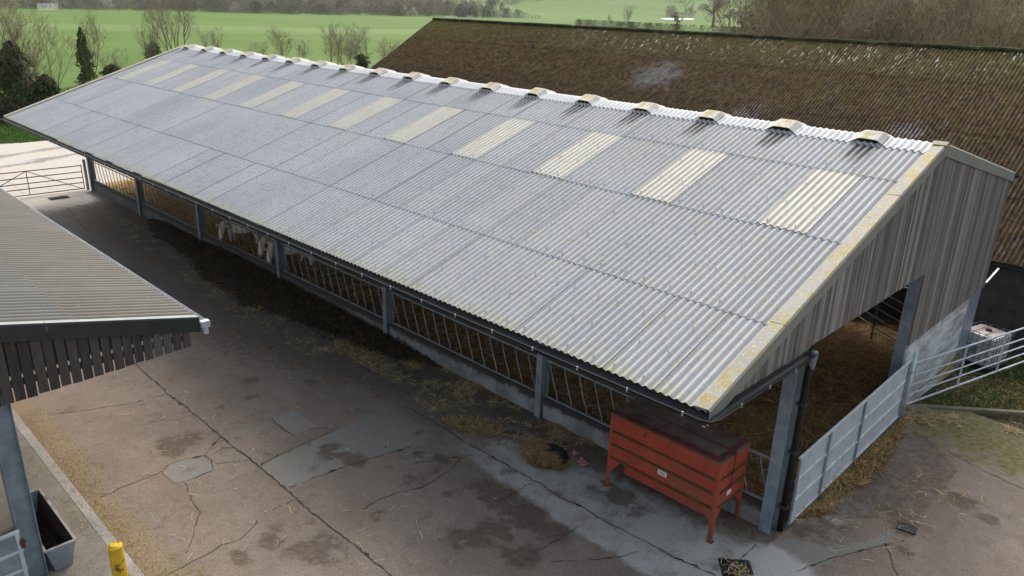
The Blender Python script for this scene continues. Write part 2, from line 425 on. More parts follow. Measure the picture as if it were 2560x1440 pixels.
M['twig_red'] = mk_tone('purple_twigs', [(0, (.07, .04, .04)), (.5, (.12, .065, .06)), (1, (.17, .11, .09))])
M['bark'] = simple('bark', (.16, .135, .10), .9, .1, 0, .35, 5., .4, (.20, .20, .10), .5, .7)
M['wood_mass'] = mk_tone('distant_wood', [(0, (.09, .09, .07)), (.25, (.20, .17, .14)), (.5, (.30, .25, .22)), (.7, (.33, .30, .21)), (.9, (.26, .23, .23)), (1, (.80, .78, .70))])
M['hedge'] = mk_tone('hedge_mass', [(0, (.03, .032, .018)), (.5, (.075, .06, .045)), (1, (.13, .11, .07))])

def mk_bed():
    n = NT('straw_bedding', .95, .1); x, y, z = n.xyz()
    a = n.noise(.5, 5, .7); f = n.noise(7., 8, .85, dist=.5)
    k = n.mix(n.map(f, .35, .65), (.11, .064, .027), (.33, .21, .09))
    k = n.mix(n.map(a, .4, .62, 0, .8), k, n.mix(n.map(f, .4, .6), (.05, .032, .018), (.16, .095, .04)))
    fr = n.map(x, -22., -27., 0, 1.)  # far bays: incoming daylight painted into the straw colour
    k = n.mix(n.math('MULTIPLY', fr, .7), k, n.mix(n.map(f, .35, .6), (.26, .17, .06), (.62, .44, .19)))
    n.col(k); n.bump(f, .9, .05); return n.m
M['bed'] = mk_bed()
def mk_sil():
    n = NT('silage_heap', .95, .1); f = n.noise(8., 8, .85, dist=.6)
    k = n.mix(n.map(f, .35, .7), (.030, .022, .016), (.10, .07, .048))
    k = n.mix(n.map(n.noise(.8, 5, .7), .45, .65, 0, .5), k, (.05, .028, .018))
    n.col(k); n.bump(f, 1., .06); return n.m
M['sil'] = mk_sil()
def mk_mossroof():
    n = NT('mossy_roof', .95, .1); x, y, z = n.xyz()
    g = n.attr('groove')
    m1 = n.noise(1.1, 7, .8); m2 = n.noise(5.5, 7, .8, n.scale(n.pos, (1., .8, .8))); m3 = n.noise(.25, 4, .6)
    k = n.mix(n.map(m2, .35, .66), (.028, .018, .011), (.125, .078, .034))
    k = n.mix(n.map(m1, .45, .66, 0, .7), k, n.mix(n.map(m2, .35, .65), (.045, .034, .012), (.15, .125, .04)))
    up_ = n.map(z, 6.4, 8.1)
    k = n.mix(n.math('MULTIPLY', up_, n.map(m3, .3, .6, .3, .9)), k, n.mix(n.map(m2, .3, .7), (.055, .048, .014), (.14, .125, .04)))
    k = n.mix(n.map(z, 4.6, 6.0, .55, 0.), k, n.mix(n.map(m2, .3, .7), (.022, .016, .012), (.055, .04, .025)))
    right = n.map(x, -32., -16.)
    # crests that have lost their moss
    strk = n.noise(1., 5, .8, n.scale(n.pos, (7., 1.5, 1.5)))
    crest = n.map(g, .1, -.6)
    bare = n.math('MULTIPLY', n.math('MULTIPLY', n.map(strk, .52, .62), crest), n.math('MULTIPLY', right, .6))
    k = n.mix(bare, k, (.15, .14, .12))
    pt = n.attr('patch')
    k = n.mix(n.math('MULTIPLY', n.soft(pt, n.noise(2.2, 8, .8), 1.5), n.math('ADD', n.math('MULTIPLY', crest, .5), .04)), k, (.36, .38, .42))
    wht = n.math('MULTIPLY', n.map(n.noise(2.4, 7, .8, n.scale(n.pos, (2.3, .8, .8))), .56, .59), n.math('MULTIPLY', n.map(g, .95, .3), n.math('MULTIPLY', n.map(z, 6.9, 7.7), right)))
    wht = n.math('MULTIPLY', wht, n.map(n.noise(.45, 3, .5), .42, .55))
    k = n.mix(n.math('MULTIPLY', wht, .9), k, (.62, .58, .50))
    w2 = n.math('MULTIPLY', n.map(n.noise(5., 6, .85), .70, .74), n.map(z, 5., 8., .3, 1.))
    k = n.mix(n.math('MULTIPLY', w2, n.map(g, .5, -.2)), k, (.40, .36, .29))
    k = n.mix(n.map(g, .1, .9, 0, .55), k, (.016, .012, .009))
    n.col(k); n.bump(m2, 1., .04); return n.m
M['mossroof'] = mk_mossroof()
M['mossridge'] = simple('mossy_ridge', (.035, .038, .015), .95, .1, 0, .5, 3., .6, (.11, .115, .05), .5, .7)
M['mossverge'] = simple('lichened_verge', (.13, .125, .07), .95, .1, 0, .4, 3., .4, (.24, .23, .18), .5, .7)
def mk_shedroof():
    n = NT('shed_roof_sheet', .6, .35); x, y, z = n.xyz(); g = n.attr('groove')
    k = n.mix(n.map(y, -9.27, -9.17), (.055, .064, .064), (.06, .057, .045))
    k = n.mix(n.map(n.noise(.8, 6, .7), .35, .7, 0, .6), k, (.085, .09, .08))
    k = n.mix(n.map(n.noise(1.2, 6, .75, n.scale(n.pos, (9., .9, .9))), .45, .75, 0, .6), k, (.045, .04, .028))
    k = n.mix(n.map(g, -.35, .35, 0, .85), k, (.03, .03, .026))  # trough shade painted into the colour so the corrugations stand out
    k = n.mix(n.map(n.noise(4.5, 7, .8), .66, .72, 0, .7), k, (.36, .27, .07))
    n.col(k); n.bump(n.noise(25., 4, .7), .2, .005); return n.m
M['shedroof'] = mk_shedroof()
def mk_orange():
    n = NT('orange_paint', .55, .35); x, y, z = n.xyz()
    k = n.mix(n.map(n.noise(2., 6, .7), .3, .7), (.34, .055, .028), (.44, .075, .036))
    s1 = n.noise(1., 6, .75, n.scale(n.pos, (10., 10., 1.2)))
    k = n.mix(n.map(s1, .46, .75, 0, .75), k, (.16, .06, .032))
    k = n.mix(n.map(n.noise(9., 6, .8), .56, .70, 0, .8), k, (.11, .055, .035))
    k = n.mix(n.math('MULTIPLY', n.map(n.noise(1.1, 4, .6), .42, .62), n.map(z, 1.5, .75, .1, .6)), k, (.17, .085, .045))
    k = n.mix(n.map(z, .55, .05, 0, .7), k, (.13, .07, .045))
    n.col(k); n.bump(n.noise(14., 5, .7), .15, .01); return n.m
M['orange'] = mk_orange()
M['orange_grime'] = simple('grimy_rib', (.13, .065, .035), .9, .1, 0, .4, 9., .2, (.09, .085, .045), .45, .65)
M['rust_lid'] = simple('rusty_lid', (.12, .088, .075), .75, .25, 0, .35, 3., .2, (.18, .155, .14), .5, .7)
M['rust_red'] = simple('rusty_red', (.13, .035, .028), .8, .2, 0, .4, 6., .2, (.07, .05, .04), .45, .65)
M['lining'] = simple('rust_shade_lining', (.045, .028, .022), .85, .2, 0, .4, 6., .3, (.09, .05, .035), .5, .7)
M['yellow'] = simple('yellow_paint', (.62, .40, .02), .55, .35, 0, .2, 5., .15, (.13, .07, .03), .60, .66)
M['cow'] = simple('cream_hide', (.74, .68, .57), .9, .1, 0, .15, 3., .1, (.30, .22, .15), .55, .75, 'obj')
M['cow_pink'] = simple('pink_skin', (.62, .42, .34), .8, .2, 0, .2, 6., .1, coord='obj')
M['hoof'] = simple('dark_hoof', (.05, .04, .03), .7, .3, 0, .2, 6., .1)
M['ibc'] = simple('milky_plastic', (.66, .69, .70), .45, .4, 0, .12, 2., .05, (.34, .36, .36), .5, .7)
M['ibc_top'] = simple('dusty_plastic', (.46, .40, .36), .8, .2, 0, .15, 2., .05, (.36, .30, .26), .5, .7)
M['water'] = (lambda n: (n.col((.85, .87, .9)), n.m)[1])(NT('pond_water', .6, .1))  # sky reflection painted in as a matt near-white base colour

# ================================================================ TERRAIN
def ground_z(x, y):
    d = np.hypot(x-5, y+12)
    hill = 80*sstep(790, 1900, d) + 5*sstep(790, 1200, d)*fbm(x, y, .006, 3, 5)
    roll = .8*(fbm(x, y, .02, 3, 2)-.5)*sstep(60, 160, d)
    # grass bank beside the block wall behind the gable falls gently away
    bank = -.32*sstep(7.6, 12., y)*sstep(20, 6, x)*sstep(-2, 0.2, x)*sstep(40, 16, y)
    return -.09 + hill + roll + bank - .28*sstep(-54, -60, x)*sstep(40, 20, np.abs(y))*0
def ax(a, b, near, far, c0, c1):
    """coordinates dense between c0 and c1"""
    out = list(np.arange(c0, c1+1e-6, near)); s = near; v = c1
    while v < b: s = min(s*1.18, far); v += s; out.append(v)
    s = near; v = c0; pre = []
    while v > a: s = min(s*1.18, far); v -= s; pre.append(v)
    return np.array(pre[::-1]+out)
gx = ax(-2600, 900, .8, 40, -12, 12); gy = ax(-600, 2600, .8, 40, 0, 22)
X, Y = np.meshgrid(gx, gy); struct(grid_mesh('field', X, Y, ground_z(X, Y), M['field']))

# yard concrete ----------------------------------------------------
def poly_px(pts): return [gp(u, v) for u, v in pts]
gx = np.arange(-56, 9.01, .1); gy = np.arange(-15, 8.21, .1); X, Y = np.meshgrid(gx, gy)
nz = fbm(X, Y, .7, 4, 11); nz2 = fbm(X, Y, 2.2, 3, 21)
Z = .012*(fbm(X, Y, .5, 3, 31)-.5)
A = {}
# muck and trodden feed along the pens, plus eave shade painted as dark tone
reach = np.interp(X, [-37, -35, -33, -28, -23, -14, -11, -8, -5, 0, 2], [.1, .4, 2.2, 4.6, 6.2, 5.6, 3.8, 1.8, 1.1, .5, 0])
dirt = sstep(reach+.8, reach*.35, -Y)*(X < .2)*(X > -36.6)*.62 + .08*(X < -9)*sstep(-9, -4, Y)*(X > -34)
for (u, v, r1) in [(1230,1235,.55),(1320,1290,.6),(1250,1330,.45),(1180,1350,.5),(1100,1150,.25),(830,1130,.4),(880,1150,.35),(1040,1135,.25),(1380,1330,.35),(1545,1240,.4),(1480,1180,.35),(1500,1215,.3),
                   (1290,1090,.3),(420,1115,.5),(480,1100,.35),(395,1120,.3),(700,1350,.5),(800,1370,.5),(600,1390,.3),(560,1365,.25),(760,1310,.25),(1300,1385,.4),(950,1290,.2),(2150,1180,.7),(2110,1120,.6),(2180,1240,.6),(2130,1060,.5),(2060,1290,.5),
                   (2400,1250,.35),(2270,1330,.3),(2480,1300,.25),(2210,1070,.5),(2020,1330,.4),(2350,1210,.25),(2280,1380,.25)]:
    px, py = gp(u, v); dirt = np.maximum(dirt, .95*np.exp(-(((X-px)/r1)**2+((Y-py)/(r1*.8))**2)*.7)*(.35+.8*sstep(.38, .55, fbm(X, Y, 3.1, 4, 33))))
r_ = np.random.default_rng(31)
for k in range(150):
    px, py = r_.uniform(-14, 3), r_.uniform(-9, -1); r1 = r_.uniform(.06, .3); q = r_.uniform(.5, 2.)
    dirt = np.maximum(dirt, r_.uniform(.35, .7)*np.exp(-(((X-px)/r1)**2+((Y-py)/(r1*q))**2)))
dirt = np.maximum(dirt, .62*np.exp(-((X+46.2+.25*Y+1.2*(nz-.5))/.55)**2)*(Y < 4)); dirt = np.maximum(dirt, .6*np.exp(-((X+49.3+.3*Y+1.5*(nz-.5))/.7)**2))
dirt = np.maximum(dirt, .55*inpoly(X, Y, poly_px([(2010,1290),(2130,1230),(2200,1120),(2240,1060),(2330,1100),(2400,1180),(2340,1240),(2290,1330),(2200,1300)])))
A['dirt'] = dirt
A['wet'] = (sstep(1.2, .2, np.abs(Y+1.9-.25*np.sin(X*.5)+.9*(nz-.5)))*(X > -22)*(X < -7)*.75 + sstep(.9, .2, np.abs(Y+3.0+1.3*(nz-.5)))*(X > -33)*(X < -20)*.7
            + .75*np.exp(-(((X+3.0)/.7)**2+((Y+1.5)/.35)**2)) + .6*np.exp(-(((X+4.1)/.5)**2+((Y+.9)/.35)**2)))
pale = sstep(-3.05, -2.75, Y+.25*(nz-.5)+.04*X)*sstep(-.2, -1.1, Y)*sstep(-9, -4.5, X)*(X < .8)*.62
pale = np.maximum(pale, .95*sstep(1.0, .3, np.hypot((X-.45)/1.2, Y+1.0)))
pale = np.maximum(pale, .22*(X > .3)*sstep(1.2, 2.5, X)*(Y < 7.5))
pale = np.maximum(pale, .5*np.exp(-(((X-.6)/.5)**2+((Y-1.1)/.9)**2)))
pale = np.maximum(pale, .75*sstep(-31.5, -35.5, X+1.2*(nz-.5)))
A['pale'] = pale
A['bright'] = np.maximum(.98*sstep(-36.2, -37.6, X), .75*sstep(-32.8, -35.2, X+.45*Y*0+1.4*(nz-.5))*sstep(-.5, -1.4, Y)) - .8*np.exp(-((X+46.5+.15*Y+.6*(nz-.5))/.7)**2) - .7*np.exp(-((X+49.5+.2*Y)/.8)**2)
sl_ = np.zeros(X.shape)
for P_, a_ in [([(678,1047),(736,1024),(792,1065),(736,1090)], 1.), ([(404,1179),(421,1161),(465,1148),(513,1139),(536,1160),(533,1179),(485,1197),(442,1210),(425,1200)], 1.),
               ([(653,1163),(740,1118),(833,1078),(930,1037),(1020,1040),(1075,1085),(1066,1111),(960,1137),(863,1167),(790,1192),(721,1220)], .75),
               ([(590,1070),(640,1055),(680,1060),(640,1100),(610,1098)], .5), ([(2020,1440),(2090,1395),(2170,1372),(2260,1350),(2230,1330),(2150,1355),(2060,1360),(1960,1345),(1870,1400),(1900,1440)], .9)]:
    sl_ = np.maximum(sl_, a_*inpoly(X, Y, poly_px(P_)))
A['slab'] = sl_
moss = .52*sstep(-.2, .5, X)*sstep(4.6, 6.6, Y+.45*X*0+.9*(nz-.5)) + .2*(X > .4)*sstep(3.5, 5.5, Y)
moss = np.maximum(moss, .6*np.exp(-(((X-.35)/.3)**2+((Y-.35)/.5)**2)))
moss = np.maximum(moss, .48*np.exp(-(((Y+9.1)/.35)**2)*1.)*(X > -12)); moss = np.maximum(moss, .5*np.exp(-(((X+6.4)/1.6)**2+((Y+8.9)/1.)**2)))
moss = np.maximum(moss, .4*np.exp(-(((X+36)/1.)**2+((Y+1.6)/1.4)**2)))
A['moss'] = moss
ch = .40*sstep(-8.2, -9.2, Y+.9*(nz-.5))*(X < -4) + .22*sstep(-6.5, -9., Y)*(X < -3)
_g = .75*inpoly(X, Y, poly_px([(1965,1310),(2050,1200),(2170,1115),(2235,1050),(2262,1060),(2190,1190),(2110,1250),(2040,1300)]))
A['chaff'] = _g + np.maximum(ch, .5*sstep(-.4, 0, Y)*(X < -7)*(X > -36.5)*(Y < .4)) + .45*np.exp(-(((X+8)/2)**2+((Y+1.2)/.7)**2))
keep = ~(((X[:-1, :-1] < -.3) & (X[:-1, :-1] > -36.7) & (Y[:-1, :-1] > .3)) | ((X[:-1, :-1] > .2) & (Y[:-1, :-1] > 8.3)))
kx = X[:-1, :-1]; ky = Y[:-1, :-1]
keep &= ~((kx > -.1) & (ky > 7.35+.83*np.clip(kx-.1, 0, 3)))
keep &= ~((kx < -36.6) & (ky > 7)) & ~(kx < -53.3+.25*np.clip(ky+12, 0, 20)*0+.3*np.sin(ky*.9))
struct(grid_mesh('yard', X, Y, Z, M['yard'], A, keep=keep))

# joints and cracks: narrow dirt-filled lines in the concrete
CR = [[(333,905),(422,985),(480,1030),(550,1090),(640,1160),(715,1222),(760,1265),(830,1320),(900,1375),(960,1425),(1000,1460)],
 [(120,1037),(180,1030),(240,1022),(330,1008),(422,985)], [(330,1070),(400,1052),(475,1027)], [(250,1245),(300,1222),(340,1205),(404,1179)],
 [(404,1179),(415,1192),(430,1205),(442,1210),(490,1195),(533,1175),(530,1150),(513,1139),(465,1148),(421,1161),(404,1179)],
 [(513,1139),(530,1115),(555,1092)], [(530,1135),(560,1122),(580,1118)], [(537,1160),(580,1156),(625,1150)],
 [(465,1205),(470,1230),(485,1262),(500,1280),(490,1310),(480,1350),(465,1385)],
 [(745,1245),(680,1275),(640,1310),(600,1350),(555,1365),(510,1390),(415,1440)], [(721,1220),(800,1190),(863,1167),(960,1137),(1066,1108)],
 [(653,1163),(700,1135),(740,1118),(833,1078)], [(905,1275),(950,1248),(1000,1230),(1053,1220),(1097,1195),(1126,1174),(1151,1147)],
 [(1034,1159),(1097,1150),(1136,1143),(1165,1146)], [(1012,1016),(1061,1042),(1107,1069),(1146,1096),(1182,1115),(1243,1149),(1304,1186),(1340,1205),(1394,1239),(1462,1273),(1498,1295),(1600,1348),(1700,1400),(1790,1440)],
 [(1241,1254),(1279,1237),(1304,1220),(1333,1205)], [(1376,1405),(1464,1401),(1546,1393),(1599,1380)], [(1300,1417),(1349,1374),(1415,1337),(1472,1300)],
 [(2282,1079),(2360,1123),(2449,1173),(2560,1223)], [(1993,1429),(2082,1395),(2171,1373),(2260,1351)], [(2215,1362),(2230,1400),(2243,1445)], [(1832,1419),(1860,1390),(1890,1362)],
 [(678,1047),(705,1070),(736,1090),(770,1075),(820,1068)], [(170,520),(190,545),(215,575)], [(0,440),(35,465),(60,485)], [(520,700),(600,760),(700,820)]]
mb = MB(); rr = random.Random(3)
for cr in CR:
    pts = []
    for a, b in zip(cr[:-1], cr[1:]):
        A_ = Vector(gp(*a)); B_ = Vector(gp(*b)); n_ = max(2, int((B_-A_).length/.09))
        for k in range(n_):
            p = A_.lerp(B_, k/n_); pts.append(p+Vector((rr.gauss(0, .014), rr.gauss(0, .014))))
    pts.append(Vector(gp(*cr[-1])))
    L_, R_ = [], []
    big = .010 if cr in (CR[0], CR[14]) else .006
    for i, p in enumerate(pts):
        d = (pts[min(i+1, len(pts)-1)]-pts[max(i-1, 0)]).normalized(); q = Vector((-d.y, d.x))
        wv = big*(.45+1.3*rr.random()) + (.04*rr.random() if rr.random() < .06 else 0)
        L_.append((p.x+q.x*wv, p.y+q.y*wv, .0115)); R_.append((p.x-q.x*wv, p.y-q.y*wv, .0115))
    n0 = len(mb.v); mb.v += L_+R_; k = len(L_)
    drop_ = 0
    for i in range(k-1):
        drop_ = drop_-1 if drop_ > 0 else (rr.randint(1, 4) if rr.random() < (0 if cr in (CR[0], CR[14]) else .03) else 0)
        if drop_ > 0: continue
        mb.f.append((n0+i+1, n0+i, n0+k+i, n0+k+i+1)); mb.c.append(.5)
struct(mb.build('yard_cracks', M['crack']))

# left pad with its kerb line, and the kerb beside the gable bank
mb = MB(); mb.box(-33, -3, -16, -9.32, -.05, .075); struct(mb.build('pad', M['pad']))
mb = MB(); mb.box(-33, -3, -9.32, -9.14, -.05, .082); struct(mb.build('pad_kerb', M['kerb'], bevel=.01))
mb = MB(); mb.obox((.05, 7.38, .01), (5, 11.5, .01), .13, .10); mb.obox((.0, 7.12, .0), (.45, 7.48, .0), .34, .10)
struct(mb.build('bank_kerb', M['old_kerb'], bevel=.02))

# ================================================================ CORRUGATED SURFACES
SW = 1.0167
def corr(name, mat, x0, x1, pts, pitch, amp, parent=None, segs=5, step=.010, skips=None, sootf=None, x_ref=-.95, sheet=SW, lift=0., eaverow=True, patchf=None, solid=0., samp=8, moss=0.):
    """corrugated covering between x0 and x1; pts: the (y,z) points of its overlapping rows, from ridge to eave"""
    n_ = max(2, int(round((x1-x0)/pitch*samp))); xs = np.linspace(x0, x1, n_+1)
    ph = (xs-x_ref)/pitch*2*np.pi; wave = amp/2*np.cos(ph)
    saw = 1-np.mod((xs-x_ref)/sheet, 1.)
    y0, z0 = pts[0]; y1, z1 = pts[-1]; L = math.hypot(y1-y0, z1-z0); nrm = (-(z1-z0)/L*np.sign(y1-y0), abs(y1-y0)/L)
    nrm = (-(z1-z0)/L if y1 > y0 else (z1-z0)/L, abs(y1-y0)/L)
    rowsY, rowsZ, T, ROW = [], [], [], []
    for r_, ((ya, za), (yb, zb)) in enumerate(zip(pts[:-1], pts[1:])):
        for k in range(segs+1):
            t = k/segs; off = lift + step*t*1.2; lap = .05/math.hypot(yb-ya, zb-za) if k == segs and r_ < len(pts)-2 else 0
            rowsY.append((ya+(yb-ya)*(t+lap), off)); rowsZ.append(za+(zb-za)*(t+lap)); T.append(t); ROW.append(r_)
    ny = len(rowsY); Xg = np.tile(xs, (ny, 1)); Yg = np.zeros_like(Xg); Zg = np.zeros_like(Xg)
    for i in range(ny):
        h = wave + rowsY[i][1] + .006*saw
        if moss:
            yy_ = np.full(n_+1, rowsY[i][0]); h = h + moss*(fbm(xs, yy_, 5.5, 3, 71)**1.5*1.6-.4)*sstep(.33, .5, fbm(xs, yy_*1.0, 1.4, 3, 72)) + rng.normal(0, moss*.16, n_+1)
        Yg[i] = rowsY[i][0]+nrm[0]*h; Zg[i] = rowsZ[i]+nrm[1]*h
    ROWg = np.tile(np.array(ROW, float)[:, None], (1, n_+1)); Tg = np.tile(np.array(T)[:, None], (1, n_+1))
    at = {'groove': np.tile(-np.cos(ph), (ny, 1)), 'row': ROWg,
          'eave': sstep(.82, 1., Tg)*(ROWg == len(pts)-2)*(1 if eaverow else 0),
          'soot': sootf(Xg, ROWg, Tg) if sootf else np.zeros_like(Xg)}
    if patchf: at['patch'] = patchf(Xg, Yg, Zg)
    keep = np.ones((ny-1, n_), bool)
    for i in range(ny-1):
        if ROW[i] != ROW[i+1]: keep[i] = False
    if skips:
        xm = (xs[:-1]+xs[1:])/2
        for (sx0, sx1, r_) in skips:
            for i in range(ny-1):
                if ROW[i] == r_ and ROW[i+1] == r_: keep[i] &= ~((xm > sx0) & (xm < sx1))
    G = [(Xg, Yg, Zg, at, keep, False)]
    if solid:
        Yb, Zb = Yg-nrm[0]*solid, Zg-nrm[1]*solid; G.append((Xg, Yb, Zb, at, keep, True))
        ends = [i for i in range(ny) if i == ny-1 or ROW[i] != ROW[min(i+1, ny-1)]]
        for i in ends:
            G.append((np.stack([Xg[i], Xg[i]]), np.stack([Yg[i], Yb[i]]), np.stack([Zg[i], Zb[i]]), {k: np.stack([a[i], a[i]]) for k, a in at.items()}, None, False))
    return layers_mesh(name, G, mat, parent)
def ibeam(mb, x, y, z0, z1, dep=.30, wid=.17, tf=.016, tw=.012):
    mb.box(x-wid/2, x+wid/2, y-dep/2, y-dep/2+tf, z0, z1); mb.box(x-wid/2, x+wid/2, y+dep/2-tf, y+dep/2, z0, z1)
    mb.box(x-tw/2, x+tw/2, y-dep/2+tf, y+dep/2-tf, z0, z1)

# ================================================================ CATTLE BARN
YR, ZR, YE, ZE, YB, ZB = 5.508, 6.85, -3.243, 3.849, 12.35, 5.37
XE = -36.87
def roof_z(y):
    return ZR+(y-YR)*(ZR-ZE)/(YR-YE) if y < YR else ZR-(y-YR)*(ZR-ZB)/(YB-YR)
barn = thing('cattle_barn', 'long open-fronted cattle barn with pale grey corrugated roof, cream skylights and boarded gable', 'barn')
fr_pts = [(YR*(1-t)+YE*t, ZR*(1-t)+ZE*t) for t in (0, .1854, .458, .7524, 1.)]
bk_pts = [(YR*(1-t)+YB*t, ZR*(1-t)+ZB*t) for t in (0, .3, .65, 1.)]
skyx = [(-.95-3*SW*k-SW, -.95-3*SW*k) for k in range(12)]
vents = [-1.47-2.0245*k for k in range(18)]
def soot(Xg, ROW, T):
    a = np.zeros_like(Xg)
    for vx in vents:
        dx = np.abs(Xg-vx-.0); a += (ROW == 0)*sstep(.36, .16, dx)*(.75*sstep(1.2, .1, T)+.15)*.95
    return a*np.where(Xg > -30, 1, .8)
corr('roof_sheeting', M['roof'], XE+.06, -.02, fr_pts, SW/7, .044, barn, segs=6, skips=[(a, b, 1) for a, b in skyx], sootf=soot, solid=.008)
corr('roof_sheeting', M['roof'], XE+.06, -.02, bk_pts, SW/7, .044, barn, segs=4, skips=[(a, b, 1) for a, b in skyx], solid=.008)
for a, b in skyx:
    corr('skylight', M['skylight'], a+.002, b-.002, fr_pts[1:3], SW/7, .044, barn, segs=3, lift=.003, eaverow=False)
for a, b in skyx:
    corr('skylight', M['skylight'], a+.002, b-.002, bk_pts[1:3], SW/7, .05, barn, segs=3, lift=.003, eaverow=False)
# fixing bolts along the purlin lines
mb = MB(); rr = random.Random(9)
for t in (.09, .17, .27, .36, .445, .55, .65, .74, .83, .91, .985):
    y = YR*(1-t)+YE*t; z = roof_z(y)
    for k in range(36):
        for q in (1.5, 5.5):
            x = -.95-(k*7+q-.5+.5)*SW/7+SW/7*.0; x = -.95-SW*k-SW/7*(round(q)-0)
            zz = z+.05
            mb.add([(x-.016, y-.016, zz), (x+.016, y-.016, zz), (x+.016, y+.016, zz+.004), (x-.016, y+.016, zz+.004), (x, y, zz+.016)], [(0,1,4),(1,2,4),(2,3,4),(3,0,4)])
struct(mb.build('roof_bolts', M['galv'], barn), 'stuff')
# ridge capping: corrugated, with raised smooth cowls over the vents
ov = .40; pitch = SW/7
xs = np.arange(XE+.05, .0, pitch/8); ph = (xs+.95)/pitch*2*np.pi
prof = [(-ov, 0), (-ov*.75, .0), (-.16, .0), (-.05, .012), (0, .02), (.05, .012), (.16, 0), (ov*.75, 0), (ov, 0)]
Xg = np.tile(xs, (len(prof), 1)); Yg = np.zeros_like(Xg); Zg = np.zeros_like(Xg)
for i, (dy, dz) in enumerate(prof):
    y = YR+dy; am = .027*(1-.55*(abs(dy) < .1))
    sgn = -1 if dy < 0 else 1
    Yg[i] = y; Zg[i] = roof_z(y)+.03+dz*1.2+am*np.cos(ph)*(.95)
tn_ = {'tone': np.full(Xg.shape, .25)}
layers_mesh('ridge_capping', [(Xg, Yg, Zg, tn_, None, False), (Xg, Yg, Zg-.012, tn_, None, True)]+[(Xg[[i, i]], Yg[[i, i]], np.stack([Zg[i], Zg[i]-.012]), {'tone': np.full((2, Xg.shape[1]), .25)}, None, False) for i in (0, len(prof)-1)], M['ridge'], barn)
vp = None
for i, vx in enumerate(vents):
    mb = MB(); hw, tw_, hh = .33, .18, .08
    secs = []; hw *= 1+.06*math.sin(i*2.3); hh *= 1+.12*math.sin(i*1.7)
    for dy in (-.38, -.36, -.2, -.06, 0, .06, .2, .43, .47):
        y = YR+dy; b0 = roof_z(y)+.045+(.0 if abs(dy) > .1 else .01); hh_ = hh*(1. if abs(dy) < .45 else .97)
        secs.append([(vx-hw, y, b0), (vx-tw_-.02, y, b0+hh_*.93), (vx-tw_+.03, y, b0+hh_), (vx+tw_-.03, y, b0+hh_), (vx+tw_+.02, y, b0+hh_*.93), (vx+hw, y, b0)])
    vs = [p for s in secs for p in s]; fs = []; 
    for k in range(len(secs)-1):
        for j in range(5):
            a = k*6+j; fs.append((a, a+6, a+7, a+1))
    mb.add(vs, fs, .5); mb.c = [1. if (j % 5) == 2 and j < 20 else .25 for j in range(len(fs))]
    o = mb.build('ridge_vent', M['vent'], barn, solid=.012)
    mb = MB(); y = YR-.32; z = roof_z(y)+.045
    mb.add([(vx-hw*.72, y, z-.01), (vx-tw_, y, z+hh-.02), (vx+tw_, y, z+hh-.02), (vx+hw*.72, y, z-.01)], [(0,3,2,1)])
    mb.build('vent_mouth', M['black'], o)  # black sheet painted in as the shade inside the cowl opening
# verge flashings with joints
def verge(x_in, x_out, ya, yb, n_, tone):
    mb = MB()
    for k in range(n_):
        y0 = ya+(yb-ya)*k/n_; y1 = ya+(yb-ya)*(k+1)/n_
        g = .004 if y1 > y0 else -.004
        for (yy0, yy1) in ((y0+g, y1-g),):
            z0 = roof_z(yy0)+.075-.004*(k % 2); z1 = roof_z(yy1)+.075-.004*(k % 2)
            a = [(x_in, yy0, z0-.02), (x_in, yy1, z1-.02), (x_out-.03, yy1, z1), (x_out-.03, yy0, z0), (x_out, yy1, z1-.03), (x_out, yy0, z0-.03), (x_out, yy1, z1-.27), (x_out, yy0, z0-.27)]
            sgn = 1 if (x_out > x_in) == (yy1 > yy0) else -1
            fs = [(0,3,2,1), (3,5,4,2), (5,7,6,4)]
            n0 = len(mb.v); mb.v += a
            for f, c in zip(fs, (tone, .8*tone, .18)): mb.f.append(tuple(n0+i for i in (f if sgn > 0 else f[::-1]))); mb.c.append(c)
    return mb.build('verge_flashing', M['verge'], barn, solid=.01)
verge(-.23, .05, YR-.10, YE-.02, 4, 1.); verge(-.23, .05, YR+.0, YB+.02, 3, .5); verge(XE+.24, XE-.02, YR, YE-.02, 4, .9); verge(XE+.24, XE-.02, YR, YB+.02, 3, .6)
mb = MB(); y0 = YR-.13; y1 = YR+.13   # piece over the apex
mb.add([(-.24, y0, roof_z(y0)+.086), (.058, y0, roof_z(y0)+.09), (.058, YR, ZR+.11), (-.24, YR, ZR+.10), (.058, y1, roof_z(y1)+.09), (-.24, y1, roof_z(y1)+.086),
        (.058, y0, roof_z(y0)-.21), (.058, YR, ZR-.17), (.058, y1, roof_z(y1)-.21)], [(0,1,2,3),(3,2,4,5),(1,6,7,2),(2,7,8,4)], .9)
mb.build('apex_flashing', M['verge'], barn)
